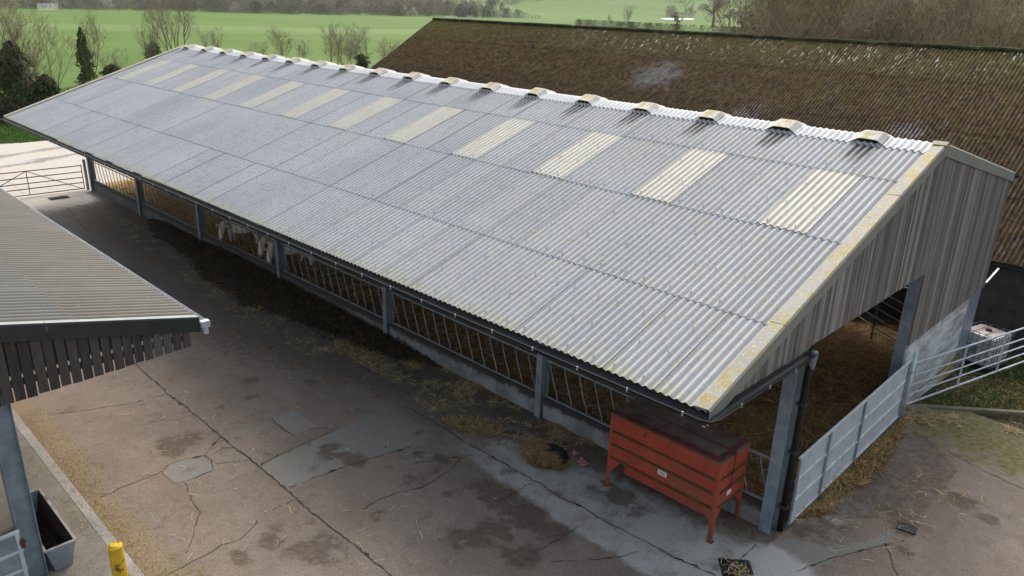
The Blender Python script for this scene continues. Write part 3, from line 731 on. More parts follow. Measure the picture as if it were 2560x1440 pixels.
# gutters
def gutter(name, path, r, mat, parent, thick=.006, lip=.008):
    """half-round open channel along path"""
    P = [Vector(p) for p in path]; mb = MB(); N = 9
    for outer in (0, 1):
        rad = r-outer*thick; n0 = len(mb.v)
        for i, p in enumerate(P):
            d = (P[min(i+1, len(P)-1)]-P[max(i-1, 0)]).normalized(); s0 = Vector((d.y, -d.x, 0)).normalized()
            k = 1.
            if 0 < i < len(P)-1:
                d1 = (P[i]-P[i-1]).normalized(); sA = Vector((d1.y, -d1.x, 0)); k = 1/max(.3, sA.dot(s0))
            for j in range(N):
                a = math.pi*j/(N-1); mb.v.append(tuple(p+s0*math.cos(a)*rad*k-Vector((0, 0, 1))*math.sin(a)*rad))
        for i in range(len(P)-1):
            for j in range(N-1):
                a = n0+i*N+j; q = (a, a+1, a+N+1, a+N); mb.f.append(q if outer == 0 else q[::-1]); mb.c.append(.5)
    for sgn in (1, -1):
        pl = []
        for i, p in enumerate(P):
            d = (P[min(i+1, len(P)-1)]-P[max(i-1, 0)]).normalized(); s0 = Vector((d.y, -d.x, 0)).normalized(); k = 1.
            if 0 < i < len(P)-1:
                d1 = (P[i]-P[i-1]).normalized(); sA = Vector((d1.y, -d1.x, 0)); k = 1/max(.3, sA.dot(s0))
            pl.append(p+s0*sgn*r*k)
        mb.tube(pl, lip, 6)
    return mb.build(name, mat, parent, smooth=True)
GZ = 3.80
g = gutter('gutter', [(XE-.12, -3.335, GZ+.03), (-18, -3.335, GZ), (.0, -3.335, GZ), (.08, -3.31, GZ+.01), (.12, -3.22, GZ+.02), (.12, -1.5, GZ+.03), (.12, .05, GZ+.04)], .085, M['black_plastic'], barn)
x = -.3
while x > XE:
    mb = MB(); mb.box(x-.012, x+.012, -3.435, -3.42, GZ-.05, GZ+.02); mb.build('bracket', M['grey_plastic'], g); x -= 1.0167
for y in (-2.6, -1.7, -.8): mb = MB(); mb.box(.20, .215, y-.012, y+.012, GZ-.02, GZ+.05); mb.build('bracket', M['grey_plastic'], g)
mb = MB(); mb.box(XE, .0, -3.215, -3.20, 3.60, 3.80); mb.build('eave_fascia', M['dark_steel'], barn)
gutter('gutter', [(-36.9, YB+.1, ZB-.02), (.12, YB+.1, ZB-.03)], .075, M['black_plastic'], barn)
mb = MB(); mb.tube([(.12, .07, GZ+.02), (.12, .14, GZ+.0), (.11, .15, GZ-.08), (.10, .14, GZ-.3)], .060, 12); mb.build('gutter_outlet', M['galv'], barn, smooth=True)
mb = MB(); mb.tube([(.10, .14, GZ-.25), (.07, .12, GZ-.5), (.07, .12, 2.), (.07, .12, .03)], .058, 12); dp = mb.build('downpipe', M['black_plastic'], barn, smooth=True)
for z in (.55, 1.75, 2.75): mb = MB(); mb.box(-.02, .14, .05, .19, z, z+.05); mb.build('pipe_bracket', M['dark_steel'], dp)
# timber end under the corner of the eave
mb = MB(); mb.box(-.10, -.05, -3.16, -3.04, 3.55, 3.66); mb.build('purlin_end', M['white_paint'], barn)
# frame
for k in range(7):
    x = -6*SW*k; mb = MB()
    xx = x-(.13 if k == 0 else 0); mb_top = roof_z(0)-.14
    ibeam(mb, xx+.0, .0, .0, mb_top, .28, .24 if k == 0 else .18)
    mb.build('post', M['galv'] if k < 4 else M['galv'], barn, bevel=.003)
    mb = MB(); ibeam(mb, xx, 12.1, -.4, roof_z(12.1)-.12, .28, .17); mb.build('post', M['galv'], barn)
    for (ya, yb) in ((YR, YE+.06), (YR, YB-.1)):
        mb = MB(); mb.obox((x-(.12 if k == 0 else -.12 if k == 6 else 0), ya, roof_z(ya)-.26), (x-(.12 if k == 0 else -.12 if k == 6 else 0), yb, roof_z(yb)-.20), .10, .16); mb.build('rafter', M['dark_steel'], barn)
for y in list(np.arange(YE+.2, YR, 1.25))+list(np.arange(YR+.3, YB, 1.3)):
    mb = MB(); mb.box(XE+.08, -.05, y-.035, y+.035, roof_z(y)-.17, roof_z(y)-.045); mb.build('purlin', M['timber_frame'], barn)
mb = MB(); ibeam(mb, -.14, 6.12, 0, 3.95, .24, .24); mb.build('door_post', M['galv'], barn)
mb = MB(); ibeam(mb, -.14, 12.1, -.4, 2.2, .24, .28); 
# gable cladding
ZD, ZL, YD = 3.90, 2.09, 6.03
def boards(x_face, ya, yb, step_, wd, fbot, ftop, mat, name, parent, sgn=1, th=.018, rs=1, back=True):
    mb = MB(); rr = random.Random(rs); y = ya; i = 0
    while y < yb-.02:
        w_ = wd*(.93+.14*rr.random()); c = rr.random(); y2 = min(y+w_, yb)
        zb0 = fbot((y+y2)/2)+rr.uniform(-.008, .008)
        x0, x1 = sorted((x_face, x_face+sgn*th*(1+.25*rr.random())))
        t0, t1 = ftop(y), ftop(y2)
        if min(t0, t1) > zb0+.02:
            mb.add([(x0,y,zb0),(x0,y2,zb0),(x0,y,t0),(x0,y2,t1),(x1,y,zb0),(x1,y2,zb0),(x1,y,t0),(x1,y2,t1)],
                   [(0,2,3,1),(4,5,7,6),(0,1,5,4),(2,6,7,3),(0,4,6,2),(1,3,7,5)], c)
        y += step_; i += 1
    return mb.build(name, mat, parent)
bot = lambda y: ZD if y < YD else ZL
tp = lambda y: roof_z(y)-.10
boards(.004, -3.12, 12.26, .102, .092, lambda y: (3.86 if y < .1 else bot(y)), tp, M['boards'], 'gable_cladding', barn, rs=4)
boards(-.024, -3.05, 12.24, .102, .092, lambda y: (3.86 if y < .1 else bot(y)), tp, M['boards'], 'gable_cladding', barn, rs=5)
boards(XE+.1, -3.12, 12.26, .102, .092, lambda y: (3.86 if y < .1 else bot(y)), tp, M['boards'], 'gable_cladding', barn, sgn=-1, rs=6)
mb = MB(); mb.box(-.16, -.03, 6.16, 11.10, -.35, 2.12); mb.build('concrete_panel', M['gwall'], barn)
mb = MB(); mb.box(-.12, -.02, 11.105, 12.2, -.4, 2.08); mb.build('corner_plate', M['galv'], barn, bevel=.004)
mb = MB(); mb.box(XE+.2, -.2, 12.0, 12.12, -.3, 1.55); mb.build('concrete_panel', M['feedwall'], barn)
mb = MB(); rr = random.Random(8); x = -.25    # spaced boarding at the back
while x > XE+.1:
    if not (-31 < x < -24): mb.box(x-.125, x, 12.13, 12.15, 2.3, roof_z(12.1)-.1, rr.random())
    x -= .15
mb.build('rear_cladding', M['boards'], barn)
mb = MB(); mb.obox((.03, 12.3, 2.2), (.13, 12.95, 2.52), .05, .03); mb.build('gate_latch_bar', M['white_paint'], barn)
# feed wall and diagonal feed barriers, one per bay
for k in range(6):
    xa = -6*SW*k-.10; xb = -6*SW*(k+1)+.10
    mb = MB(); mb.box(xb, xa, -.055, .075, -.03, .55); mb.build('feed_wall', M['feedwall'], barn, bevel=.012)
    mt = M['galv'] if k < 3 else M['galv_old']
    mb = MB(); mb.tube([(xb, .01, 1.52), (xa, .01, 1.50)], .027, 8); mb.obox((xb, .01, .575), (xa, .01, .575), .05, .03)
    fb = mb.build('feed_barrier', mt, barn, smooth=False)
    n_ = 13
    for j in range(n_):
        x = xb+.12+(xa-xb-.2)*j/(n_-.3); mb = MB(); dx = .26
        mb.tube([(x, .01, 1.5), (x+.02, .01, 1.36), (x+dx*.55, .012, .98), (x+dx, .01, .70), (x+dx, .01, .58)], .0155, 6)
        mb.build('bar', mt, fb, smooth=True)
# pens inside
def pen_gate(x0, y0, x1, y1, zb, label):
    t = thing('pen_gate', label, 'gate', (x0, y0, 0))
    for nm, pts_, r_ in [('rail', None, .02)]:
        for z in (zb, zb+.28, zb+.56, zb+.84, zb+1.1):
            mb = MB(); mb.tube([(x0, y0, z), (x1, y1, z)], .021, 6); mb.build('rail', M['galv_old'], t)
    for s_ in (0, .5, 1.):
        mb = MB(); mb.tube([(x0+(x1-x0)*s_, y0+(y1-y0)*s_, .1), (x0+(x1-x0)*s_, y0+(y1-y0)*s_, zb+1.12)], .03, 6); mb.build('upright', M['galv_old'], t)
pen_gate(-3.3, 11.0, -.9, 9.35, .75, 'dull tubular gate standing on the straw just inside the doorway')
pen_gate(-16.9, .5, -17.1, 6.2, .55, 'dim tubular gate dividing the pen beside the cows')

# straw bedding
gx = np.arange(-36.6, .05, .12); gy = np.arange(.08, 12.0, .12); X, Y = np.meshgrid(gx, gy)
Z = .17+.22*fbm(X, Y, .6, 4, 3)+.10*fbm(X, Y, 2.5, 3, 4)*sstep(0, .5, Y) - .15*sstep(-1.4, -.0, X)
struct(grid_mesh('straw_bedding', X, Y, Z, M['bed']), 'stuff')
def bedz(x, y): return .17+.22*fbm(x, y, .6, 4, 3)+.10*fbm(x, y, 2.5, 3, 4)*sstep(0, .5, y) - .15*sstep(-1.4, -.0, x)

def stalks(name, xy, z, L=(.06, .22), w=(.003, .007), mat=None, tone=(0, 1), rise=.05, seed=1, bend=.3, parent=None):
    """loose stalks: each a bent two-part ribbon tilted at random"""
    r = np.random.default_rng(seed); n_ = len(xy)
    a = r.uniform(0, 2*np.pi, n_); l = r.uniform(*L, n_); ww = r.uniform(*w, n_); b = a+r.normal(0, bend, n_)
    z0 = z+r.uniform(.004, .02, n_); dz1 = r.uniform(-.2, 1, n_)*rise; dz2 = r.uniform(-.6, .8, n_)*rise
    P0 = np.c_[xy[:, 0], xy[:, 1], z0]
    P1 = P0+np.c_[np.cos(a)*l/2, np.sin(a)*l/2, np.maximum(dz1, -.002)]; P2 = P1+np.c_[np.cos(b)*l/2, np.sin(b)*l/2, np.maximum(dz2, -dz1*.0-.003)]
    P2[:, 2] = np.maximum(P2[:, 2], z+.003)
    q = np.c_[-np.sin(a)*ww, np.cos(a)*ww, r.normal(0, .3, n_)*ww]
    V = np.stack([P0-q, P0+q, P1+q, P1-q, P2+q*.6, P2-q*.6], 1).reshape(-1, 3)
    i = np.arange(n_)*6; F = np.concatenate([np.stack([i, i+1, i+2, i+3], 1), np.stack([i+3, i+2, i+4, i+5], 1)])
    t = r.uniform(*tone, n_); return tri_mesh(name, V, F, mat, np.concatenate([t, t]), parent)
def sample(n_, poly=None, box=None, dens=None, seed=1):
    r = np.random.default_rng(seed); P = poly or [(box[0], box[2]), (box[1], box[2]), (box[1], box[3]), (box[0], box[3])]
    xs_ = [p[0] for p in P]; ys_ = [p[1] for p in P]; out = []; got = 0
    while got < n_:
        x = r.uniform(min(xs_), max(xs_), n_*2); y = r.uniform(min(ys_), max(ys_), n_*2); k = inpoly(x, y, P)
        if dens is not None: k &= r.random(len(x)) < dens(x, y)
        out.append(np.c_[x[k], y[k]]); got += k.sum()
    return np.concatenate(out)[:n_]
p1 = sample(26000, box=(-14, .1, .15, 11.8), dens=lambda x, y: sstep(.3, .6, fbm(x, y, .8, 3, 8))*.9+.1, seed=2)
struct(stalks('bedding_straw', p1, bedz(p1[:, 0], p1[:, 1]), (.10, .32), (.004, .009), M['straw_dark'], (.1, 1), .07, 3), 'stuff')
p1 = sample(14000, box=(-36, -14, .15, 7), seed=3)
struct(stalks('bedding_straw', p1, bedz(p1[:, 0], p1[:, 1]), (.10, .34), (.006, .013), M['straw_dark'], (.3, 1), .08, 4), 'stuff')

# silage spread along the feed wall
gx = np.arange(-29.6, -9.5, .07); gy = np.arange(-2.4, -.04, .06); X, Y = np.meshgrid(gx, gy)
reach = np.interp(X, [-29.6, -28, -25, -21, -18, -15, -12, -10.5, -9.5], [.25, .8, 1.05, 1.55, 1.75, 1.35, 1.15, .6, .05])*(.75+.6*fbm(X, X*0, .9, 3, 6))
hgt = np.interp(X, [-29.6, -27.5, -24, -22.5, -19, -15, -12, -9.5], [.04, .24, .2, .30, .30, .24, .16, .02])
Z = hgt*sstep(1.08, .2, -Y/reach)*(.45+1.1*fbm(X, Y, 1.5, 4, 9)) + .03*fbm(X, Y, 8, 3, 10) - .035
struct(grid_mesh('silage', X, Y, Z, M['sil']), 'stuff')
p1 = sample(9000, box=(-29, -10, -2.3, -.08), dens=lambda x, y: sstep(1.1, .4, -y/np.interp(x, [-29.6, -25, -19, -12, -9.5], [.3, 1.1, 1.9, 1.3, .1])), seed=5)
zz = np.interp(p1[:, 0], [-29.6, -27.5, -24, -22.5, -19, -15, -12, -9.5], [.04, .24, .2, .30, .30, .24, .16, .02])*sstep(1.08, .2, -p1[:, 1]/(np.interp(p1[:, 0], [-29.6, -25, -21, -18, -15, -12, -9.5], [.25, 1.05, 1.55, 1.75, 1.35, 1.15, .05])))*1.0
struct(stalks('silage_strands', p1, zz, (.08, .26), (.005, .012), M['silage'], (0, 1), .08, 6), 'stuff')

# loose straw in the yard
Ls = []
def band(poly, n_, seed, dens=None): Ls.append(sample(n_, poly=poly_px(poly), seed=seed, dens=dens))
clump = lambda x, y: sstep(.42, .62, fbm(x, y, 2.2, 3, 14))
band([(820,840),(900,850),(1010,930),(1120,1010),(1270,1060),(1230,1085),(1100,1060),(1000,970),(880,900),(790,880)], 1900, 11, clump)
band([(980,880),(1130,930),(1330,1040),(1420,1090),(1340,1080),(1180,1020),(1040,950)], 1500, 12, clump)
band([(1105,1045),(1200,1050),(1262,1080),(1240,1095),(1130,1075)], 900, 13)
band([(1275,1090),(1330,1095),(1420,1120),(1390,1130),(1290,1112)], 500, 14)
Lg = Ls; Ls = []
band([(1305,1130),(1345,1122),(1400,1150),(1428,1165),(1400,1180),(1330,1165)], 1100, 15)
band([(1105,1045),(1200,1050),(1262,1080),(1240,1095),(1130,1075)], 500, 73)
G_ = np.concatenate(Ls); Ls = Lg; struct(stalks('straw_clump', G_, np.full(len(G_), .01), (.07, .22), (.004, .007), M['gold'], (.2, 1), .06, 74), 'stuff')
band([(1280,1040),(1420,1060),(1500,1110),(1440,1120),(1340,1085)], 800, 16, clump)
band([(500,700),(760,820),(980,900),(900,960),(640,820),(430,700)], 900, 17, clump)
band([(250,520),(420,600),(700,800),(560,760),(320,600)], 900, 18, clump)
band([(600,900),(1200,1100),(1400,1250),(1300,1400),(1000,1440),(400,1400),(300,1000)], 300, 19)
Lg = Ls; Ls = []
band([(1975,1300),(2060,1200),(2180,1120),(2250,1040),(2262,1060),(2200,1180),(2110,1240),(2060,1290)], 5200, 20, lambda x, y: .3+clump(x, y))
G_ = np.concatenate(Ls); Ls = Lg; struct(stalks('straw_spill', G_, np.full(len(G_), .01), (.07, .24), (.004, .008), M['gold'], (.1, 1), .08, 70), 'stuff')
band([(1990,1320),(2150,1230),(2300,1180),(2500,1250),(2300,1400),(2000,1400)], 260, 21, clump)
band([(2190,1090),(2260,1020),(2300,1040),(2230,1100)], 500, 22)
band([(2270,1030),(2560,1060),(2560,1085),(2300,1065)], 900, 24, clump)
Q = np.concatenate(Ls); struct(stalks('loose_straw', Q, np.full(len(Q), .008), (.07, .26), (.0028, .0058), M['straw'], (.15, 1), .045, 7), 'stuff')
P_ = sample(7500, box=(-14.5, -5., -10.6, -8.), dens=lambda x, y: np.clip(np.where(y > -9.15, sstep(-8.1, -9.15, y+.5*(fbm(x, y, .8, 3, 15)-.5))**1.5, .35*sstep(.4, .6, fbm(x, y, 1.3, 3, 16))), 0, 1), seed=23)
struct(stalks('straw_chaff', P_, np.where(P_[:, 1] < -9.14, .082, .008), (.015, .05), (.0025, .005), M['straw'], (.1, .7), .015, 8), 'stuff')
P_ = sample(5500, box=(-14.5, 4., -9., -2), seed=25)
struct(stalks('straw_chaff', P_, np.full(len(P_), .006), (.012, .04), (.0025, .005), M['straw'], (.1, .8), .008, 9), 'stuff')

# ================================================================ COWS
def make_cow(name, label, loc, heading, head_turn=0., head_drop=0.):
    t = thing(name, label, 'cow', loc, 0, 'cream cows at the feed barrier')
    me = bpy.data.meshes.new('body'); bm = bmesh.new(); lay = bm.verts.layers.skin.verify()
    V = {}
    def vv(k, p, r, par=None):
        v = bm.verts.new(p); r = r if isinstance(r, tuple) else (r, r); v[lay].radius = r; V[k] = v
        if par: bm.edges.new((V[par], v))
    hd = -head_drop
    vv('pel', (-.62, 0, 1.16), (.24, .22)); V['pel'][lay].use_root = True
    vv('bel', (-.1, 0, 1.02), (.33, .36), 'pel'); vv('che', (.42, 0, 1.04), (.29, .34), 'bel'); vv('sho', (.68, 0, 1.12), (.22, .26), 'che')
    tx, ty = math.cos(head_turn), math.sin(head_turn)
    vv('nk', (.68+.24*tx, .24*ty, 1.28+hd*.4), (.17, .20), 'sho'); vv('pol', (.68+.46*tx, .46*ty, 1.40+hd*.8), (.165, .15), 'nk')
    vv('fac', (.68+.60*tx, .60*ty, 1.19+hd*.9), (.14, .13), 'pol'); vv('muz', (.68+.70*tx, .70*ty, .93+hd), (.10, .09), 'fac')
    vv('rmp', (-.9, 0, 1.2), (.14, .15), 'pel'); vv('tl', (-1.0, 0, 1.0), .03, 'rmp'); vv('tl2', (-1.02, 0, .55), .025, 'tl')
    for s in (-1, 1):
        vv('fa%d' % s, (.55, s*.17, .78), .105, 'che'); vv('fb%d' % s, (.56, s*.17, .45), .06, 'fa%d' % s); vv('fc%d' % s, (.54, s*.17, .04), .05, 'fb%d' % s)
        vv('ha%d' % s, (-.68, s*.17, .82), .15, 'pel'); vv('hb%d' % s, (-.82, s*.18, .5), .065, 'ha%d' % s); vv('hc%d' % s, (-.76, s*.18, .04), .05, 'hb%d' % s)
    bm.to_mesh(me); bm.free()
    o = bpy.data.objects.new('body', me); COL.objects.link(o)
    o.modifiers.new('s', 'SKIN').use_smooth_shade = True; sb = o.modifiers.new('d', 'SUBSURF'); sb.levels = 2; sb.render_levels = 2
    dg = bpy.context.evaluated_depsgraph_get(); m2 = bpy.data.meshes.new_from_object(o.evaluated_get(dg)); m2.name = 'body'
    m2.polygons.foreach_set('use_smooth', [True]*len(m2.polygons))
    bpy.data.objects.remove(o); o = bpy.data.objects.new('body', m2); COL.objects.link(o); m2.materials.clear(); m2.materials.append(M['cow']); o.parent = t
    hp = Vector((.68+.46*tx, .46*ty, 1.40+hd*.8)); side = Vector((-ty, tx, 0)); mz = Vector((.68+.73*tx, .73*ty, .90+hd))
    for s in (-1, 1):
        mb = MB(); a = hp+side*s*.13+Vector((0, 0, -.02)); b = hp+side*s*.38+Vector((-.05*tx, -.05*ty, -.05))
        u = Vector((tx*.3, ty*.3, 1)).normalized()
        mid = a.lerp(b, .55)
        mb.tube([a, a.lerp(b, .3), mid], .035, 8, r2=.085); mb.tube([mid, b.lerp(mid, .3), b], .085, 8, r2=.02)
        e = mb.build('ear', M['cow_pink'], None, smooth=True); e.parent = t
        mb = MB(); c = hp.lerp(mz, .36)+side*s*.13
        for q in range(1): mb.tube([c-side*s*.01, c+side*s*.012], .018, 8)
        e = mb.build('eye', M['black'], None); e.parent = t
    mb = MB(); mb.tube([mz+Vector((-.02*tx, -.02*ty, .035)), mz+Vector((.012*tx, .012*ty, 0)), mz+Vector((.0, 0, -.05))], .082, 10, r2=.06); e = mb.build('muzzle', M['cow_pink'], None, smooth=True); e.parent = t
    t.rotation_euler = (0, 0, heading)
    return t
def place_cow(name, label, u, v, zp, heading, turn, drop, k=.86):
    """put the cow so that its poll stands where the photograph shows it, zp above the yard"""
    p = pix(u, v, 2, zp); lx, ly = (.68+.46*math.cos(turn))*k, .46*math.sin(turn)*k; lz = (1.40-.8*drop)*k
    c, s = math.cos(heading), math.sin(heading)
    t = make_cow(name, label, (p.x-(lx*c-ly*s), p.y-(lx*s+ly*c), zp-lz), heading, turn, drop); t.scale = (k, k, k); return t
place_cow('cow', 'cream cow standing side-on in full view behind the barrier, left of the other two cows', 557, 563, 1.10, R(214), R(88), .34)
place_cow('cow', 'cream cow with pink ears looking out, the middle of the three cows', 656, 604, 1.06, R(220), R(82), .38)
place_cow('cow', 'cream cow with its head lowest and closest to the steel post', 677, 622, .98, R(224), R(80), .46)

# ================================================================ ORANGE CREEP FEEDER
fd = thing('creep_feeder', 'orange ribbed metal feed hopper with a rusty lid, under the barn corner', 'feed hopper', (-1.9, -.62, 0))
x0, x1, y0, y1, zb, zt = -3.18, -.70, -1.14, -.12, .69, 1.70
mb = MB(); mb.box(x0, x1, y0, y1, zb, zt); body = mb.build('hopper_body', M['orange'], fd, bevel=.01)
mb = MB()
for z in (1.33, 1.03, .715):
    mb.box(x0+.06, x1-.06, y0-.03, y0+.0, z-.02, z+.02); mb.box(x1, x1+.025, y0+.06, y1-.06, z-.018, z+.018)
mb.build('rib', M['orange_grime'], body)
mb = MB()   # sloping throat below the box
mb.add([(x0+.2, y0+.06, zb), (x1-.2, y0+.06, zb), (x1-.2, y1-.06, zb), (x0+.2, y1-.06, zb), (x0+.35, y0+.3, .38), (x1-.35, y0+.3, .38), (x1-.35, y1-.3, .38), (x0+.35, y1-.3, .38)],
       [(0,1,5,4),(1,2,6,5),(2,3,7,6),(3,0,4,7),(4,5,6,7)]); mb.build('feed_throat', M['rust_red'], fd)
mb = MB(); mb.box(x0+.3, x1-.3, y0+.16, y0+.2, .36, .60); mb.build('trough_lip', M['orange'], fd)
mb = MB()
mb.box(x0-.03, x1+.03, y0-.03, y1+.03, zt, zt+.035)
lid = mb.build('lid', M['rust_lid'], fd, bevel=.008)
mb = MB(); mb.box(x0+.02, x1-.12, y0-.045, y0+.10, zt+.037, zt+.07); mb.box(x1-.13, x1-.02, y0-.03, y1+.03, zt+.037, zt+.06); mb.box(x0-.02, x1+.02, y0+.50, y0+.52, zt+.037, zt+.05)
mb.build('lid_flange', M['rust_red'], lid, bevel=.008)
for (lx, ly, sx, sy) in ((x0, y0, 1, 1), (x1, y0, -1, 1), (x1, y1, -1, -1), (x0, y1, 1, -1)):
    mb = MB(); ax0, ax1 = sorted((lx-sx*.012, lx+sx*.07)); ay0, ay1 = sorted((ly-sy*.012, ly+sy*.07))
    bx0, bx1 = sorted((lx-sx*.012, lx-sx*.001)); by0, by1 = sorted((ly-sy*.012, ly-sy*.001))
    mb.box(ax0, ax1, by0, by1, .012, zt-.01); mb.box(bx0, bx1, by1 if sy > 0 else ay0, ay1 if sy > 0 else by0, .012, zt-.01)
    mb.box(lx-.06, lx+.06, ly-.06, ly+.06, 0.0, .012)
    lg = mb.build('leg', M['orange'], fd)
    mb = MB(); a = (lx+sx*.07, ly-sy*.006); 
    mb.add([(lx+sx*.07, ly-.008, .68), (lx+sx*.30, ly-.008, .68), (lx+sx*.07, ly-.008, .38), (lx+sx*.07, ly+.008, .68), (lx+sx*.30, ly+.008, .68), (lx+sx*.07, ly+.008, .38)],
           [(0,1,2),(5,4,3),(0,3,4,1),(1,4,5,2),(2,5,3,0)])
    mb.add([(lx-.008, ly+sy*.07, .68), (lx-.008, ly+sy*.28, .68), (lx-.008, ly+sy*.07, .44), (lx+.008, ly+sy*.07, .68), (lx+.008, ly+sy*.28, .68), (lx+.008, ly+sy*.07, .44)],
           [(0,1,2),(5,4,3),(0,3,4,1),(1,4,5,2),(2,5,3,0)])
    mb.build('gusset', M['orange'], lg)
mb = MB(); mb.tube([(x1+.05, y0+.42, zt+.08), (x1+.06, y0+.42, zt-.05), (x1+.05, y0+.38, 1.02)], .011, 6); mb.tube([(x1+.055, y0+.36, 1.36), (x1+.055, y0+.50, 1.33)], .009, 6); mb.tube([(x1+.0, y0+.42, zt+.05), (x1+.07, y0+.42, zt+.06)], .03, 6)
mb.build('shutter_rod', M['rust_red'], fd)
mb = MB(); mb.tube([(-2.35, y0-.02, 1.62), (-2.35, y0-.028, 1.52)], .009, 5); mb.build('hook', M['dark_steel'], fd)
c0 = pix(1655, 1184, 1, y0-.01)
mb = MB(); mb.box(c0.x-.10, c0.x+.10, y0-.006, y0-.002, c0.z-.055, c0.z+.055); lb = mb.build('label', M['white_paint'], fd)
mb = MB()
for k in range(14):
    a = 2*math.pi*k/14; b = 2*math.pi*(k+1)/14
    for rr_ in (1., ): mb.obox((c0.x+.06*math.cos(a), y0-.008, c0.z+.012+.025*math.sin(a)), (c0.x+.06*math.cos(b), y0-.008, c0.z+.012+.025*math.sin(b)), .004, .004)
mb.box(c0.x-.04, c0.x+.045, y0-.009, y0-.007, c0.z+.006, c0.z+.018); mb.box(c0.x-.07, c0.x+.07, y0-.009, y0-.007, c0.z-.035, c0.z-.028)
mb.build('label_print', M['ink'], lb)
c0 = pix(1823, 1230, 0, x1+.01)
mb = MB(); mb.box(x1+.002, x1+.006, c0.y-.075, c0.y+.075, c0.z-.05, c0.z+.05); mb.build('label', M['white_paint'], fd)

# ================================================================ GATES BESIDE THE GABLE
# sheeted gate across the doorway
ga, gb = Vector((.13, .30, 0)), Vector((.13, 6.15, .16))
sg = thing('sheeted_gate', 'ribbed galvanised sheet gate across the barn doorway', 'gate', tuple(ga))
H = 1.47; z0 = .10
def gpt(s, z): p = ga.lerp(gb, s); return (p.x, p.y, p.z+z)
mb = MB(); a, b = gpt(0, 0), gpt(1, 0)
mb.add([gpt(0, z0), gpt(1, z0), gpt(1, z0+H), gpt(0, z0+H)], [(0,1,2,3)]); mb.build('sheet', M['galv_light'], sg, solid=.006)
mb = MB()
for z in (z0, z0+H*.33, z0+H*.66, z0+H): mb.obox(gpt(0, z), gpt(1, z), .05, .045)
mb.build('frame', M['galv_light'], sg, bevel=.004)
for s_ in (.0, .23, .53, .985):
    mb = MB(); p, q = Vector(gpt(s_, z0)), Vector(gpt(s_, z0+H)); mb.obox((p.x+.028, p.y, p.z), (q.x+.028, q.y, q.z), .06, .03, (1,0,0)); mb.build('stile', M['galv'], sg, bevel=.003)
# railed gate standing open from the hinge post
ra = Vector((.14, 6.36, .34)); rb = pix(2560, 905, 2, .38); rb = ra+(Vector((rb.x, rb.y, .28))-ra)*1.12
rg = thing('rail_gate', 'galvanised five-bar gate running from the doorway past the white tank', 'gate', (ra.x, ra.y, 0))
mb = MB(); mb.tube([(ra.x, ra.y, .16), (ra.x, ra.y, 1.86)], .045, 10); mb.build('hinge_post', M['galv_light'], rg, smooth=True)
r0 = ra+(rb-ra).normalized()*.06
for k, z in enumerate((0, .27, .52, .77, 1.10 if False else 1.12)):
    mb = MB(); off = Vector((0, 0, z+.12)); mb.tube([r0+off, rb+off], .026 if k in (0, 4) else .02, 8); mb.build('rail', M['galv_light'], rg, smooth=True)
for s_ in (0.01, .36, .66, .97):
    p = r0.lerp(rb, s_); mb = MB(); mb.obox((p.x, p.y, p.z+.10), (p.x, p.y, p.z+1.26), .012, .045, (1, 0, 0)); mb.build('brace', M['galv_light'], rg)
for z in (.5, 1.35):
    mb = MB(); mb.box(ra.x-.04, ra.x+.03, ra.y-.16, ra.y-.03, z, z+.05); mb.build('latch', M['galv'], rg)
# far yard gate of dark tube
ya = Vector((-36.95, -.35, .08)); yb_ = Vector((-37.15, -5.15, .08))
yg = thing('yard_gate', 'dark five-bar gate with V bracing closing the far end of the yard', 'gate', (ya.x, ya.y, 0))
def yp(s, z): p = ya.lerp(yb_, s); return (p.x, p.y, .1+z)
for z in (0, .30, .56, .84, 1.15):
    mb = MB(); mb.tube([yp(0, z), yp(1, z)], .024, 6); mb.build('rail', M['dark_steel'], yg)
for a_, b_ in ((yp(0, -.02), yp(0, 1.2)), (yp(1, -.02), yp(1, 1.2)), (yp(.5, 0), yp(.5, 1.15)), (yp(.5, 1.15), yp(.02, 0)), (yp(.5, 1.15), yp(.98, 0))):
    mb = MB(); mb.obox(a_, b_, .03, .03, (1, 0, 0)); mb.build('brace', M['dark_steel'], yg)
mb = MB(); mb.box(-37.02, -36.86, -.24, -.14, 0, 1.55); tag(mb.build('gate_post', M['galv'], bevel=.004), 'squat grey steel post between the yard gate and barn end post', 'post')

# ================================================================ IBC TANK
fc = pix(2470, 932, 2, -.30); ang = math.atan2(12.7-11.76, 1.0-.77)
ib = thing('ibc_tank', 'white plastic bulk liquid tank in a wire cage on the grass behind the gate', 'tank', (fc.x, fc.y, -.33), R(-14))
def ibm(mb, name, mat, **k): o = mb.build(name, mat, None, **k); o.parent = ib; return o
W_, D_ = 1.0, 1.0   # spreads to -x and +y from the near corner
mb = MB(); mb.box(-W_, 0, 0, D_, .0, .03)
for a_ in (-W_, -W_/2-.05, -.1): mb.box(a_, a_+.1, 0, D_, .03, .13)
ibm(mb, 'pallet', M['black'])
mb = MB(); mb.box(-W_+.03, -.03, .03, D_-.03, .14, 1.06); ibm(mb, 'bottle', M['ibc'], bevel=.07)
mb = MB(); mb.box(-W_+.12, -.12, .12, D_-.12, 1.058, 1.075); ibm(mb, 'bottle_top', M['ibc_top'], bevel=.01)
mb = MB(); mb.tube([(-.5, .5, 1.07), (-.5, .5, 1.12)], .09, 14); ibm(mb, 'lid', M['black'])
mb = MB(); r_ = .011
for z in (.16, .33, .5, .67, .84, 1.0, 1.1): mb.tube([(0, 0, z), (0, D_, z), (-W_, D_, z), (-W_, 0, z), (0, 0, z)], r_, 5, cap=False)
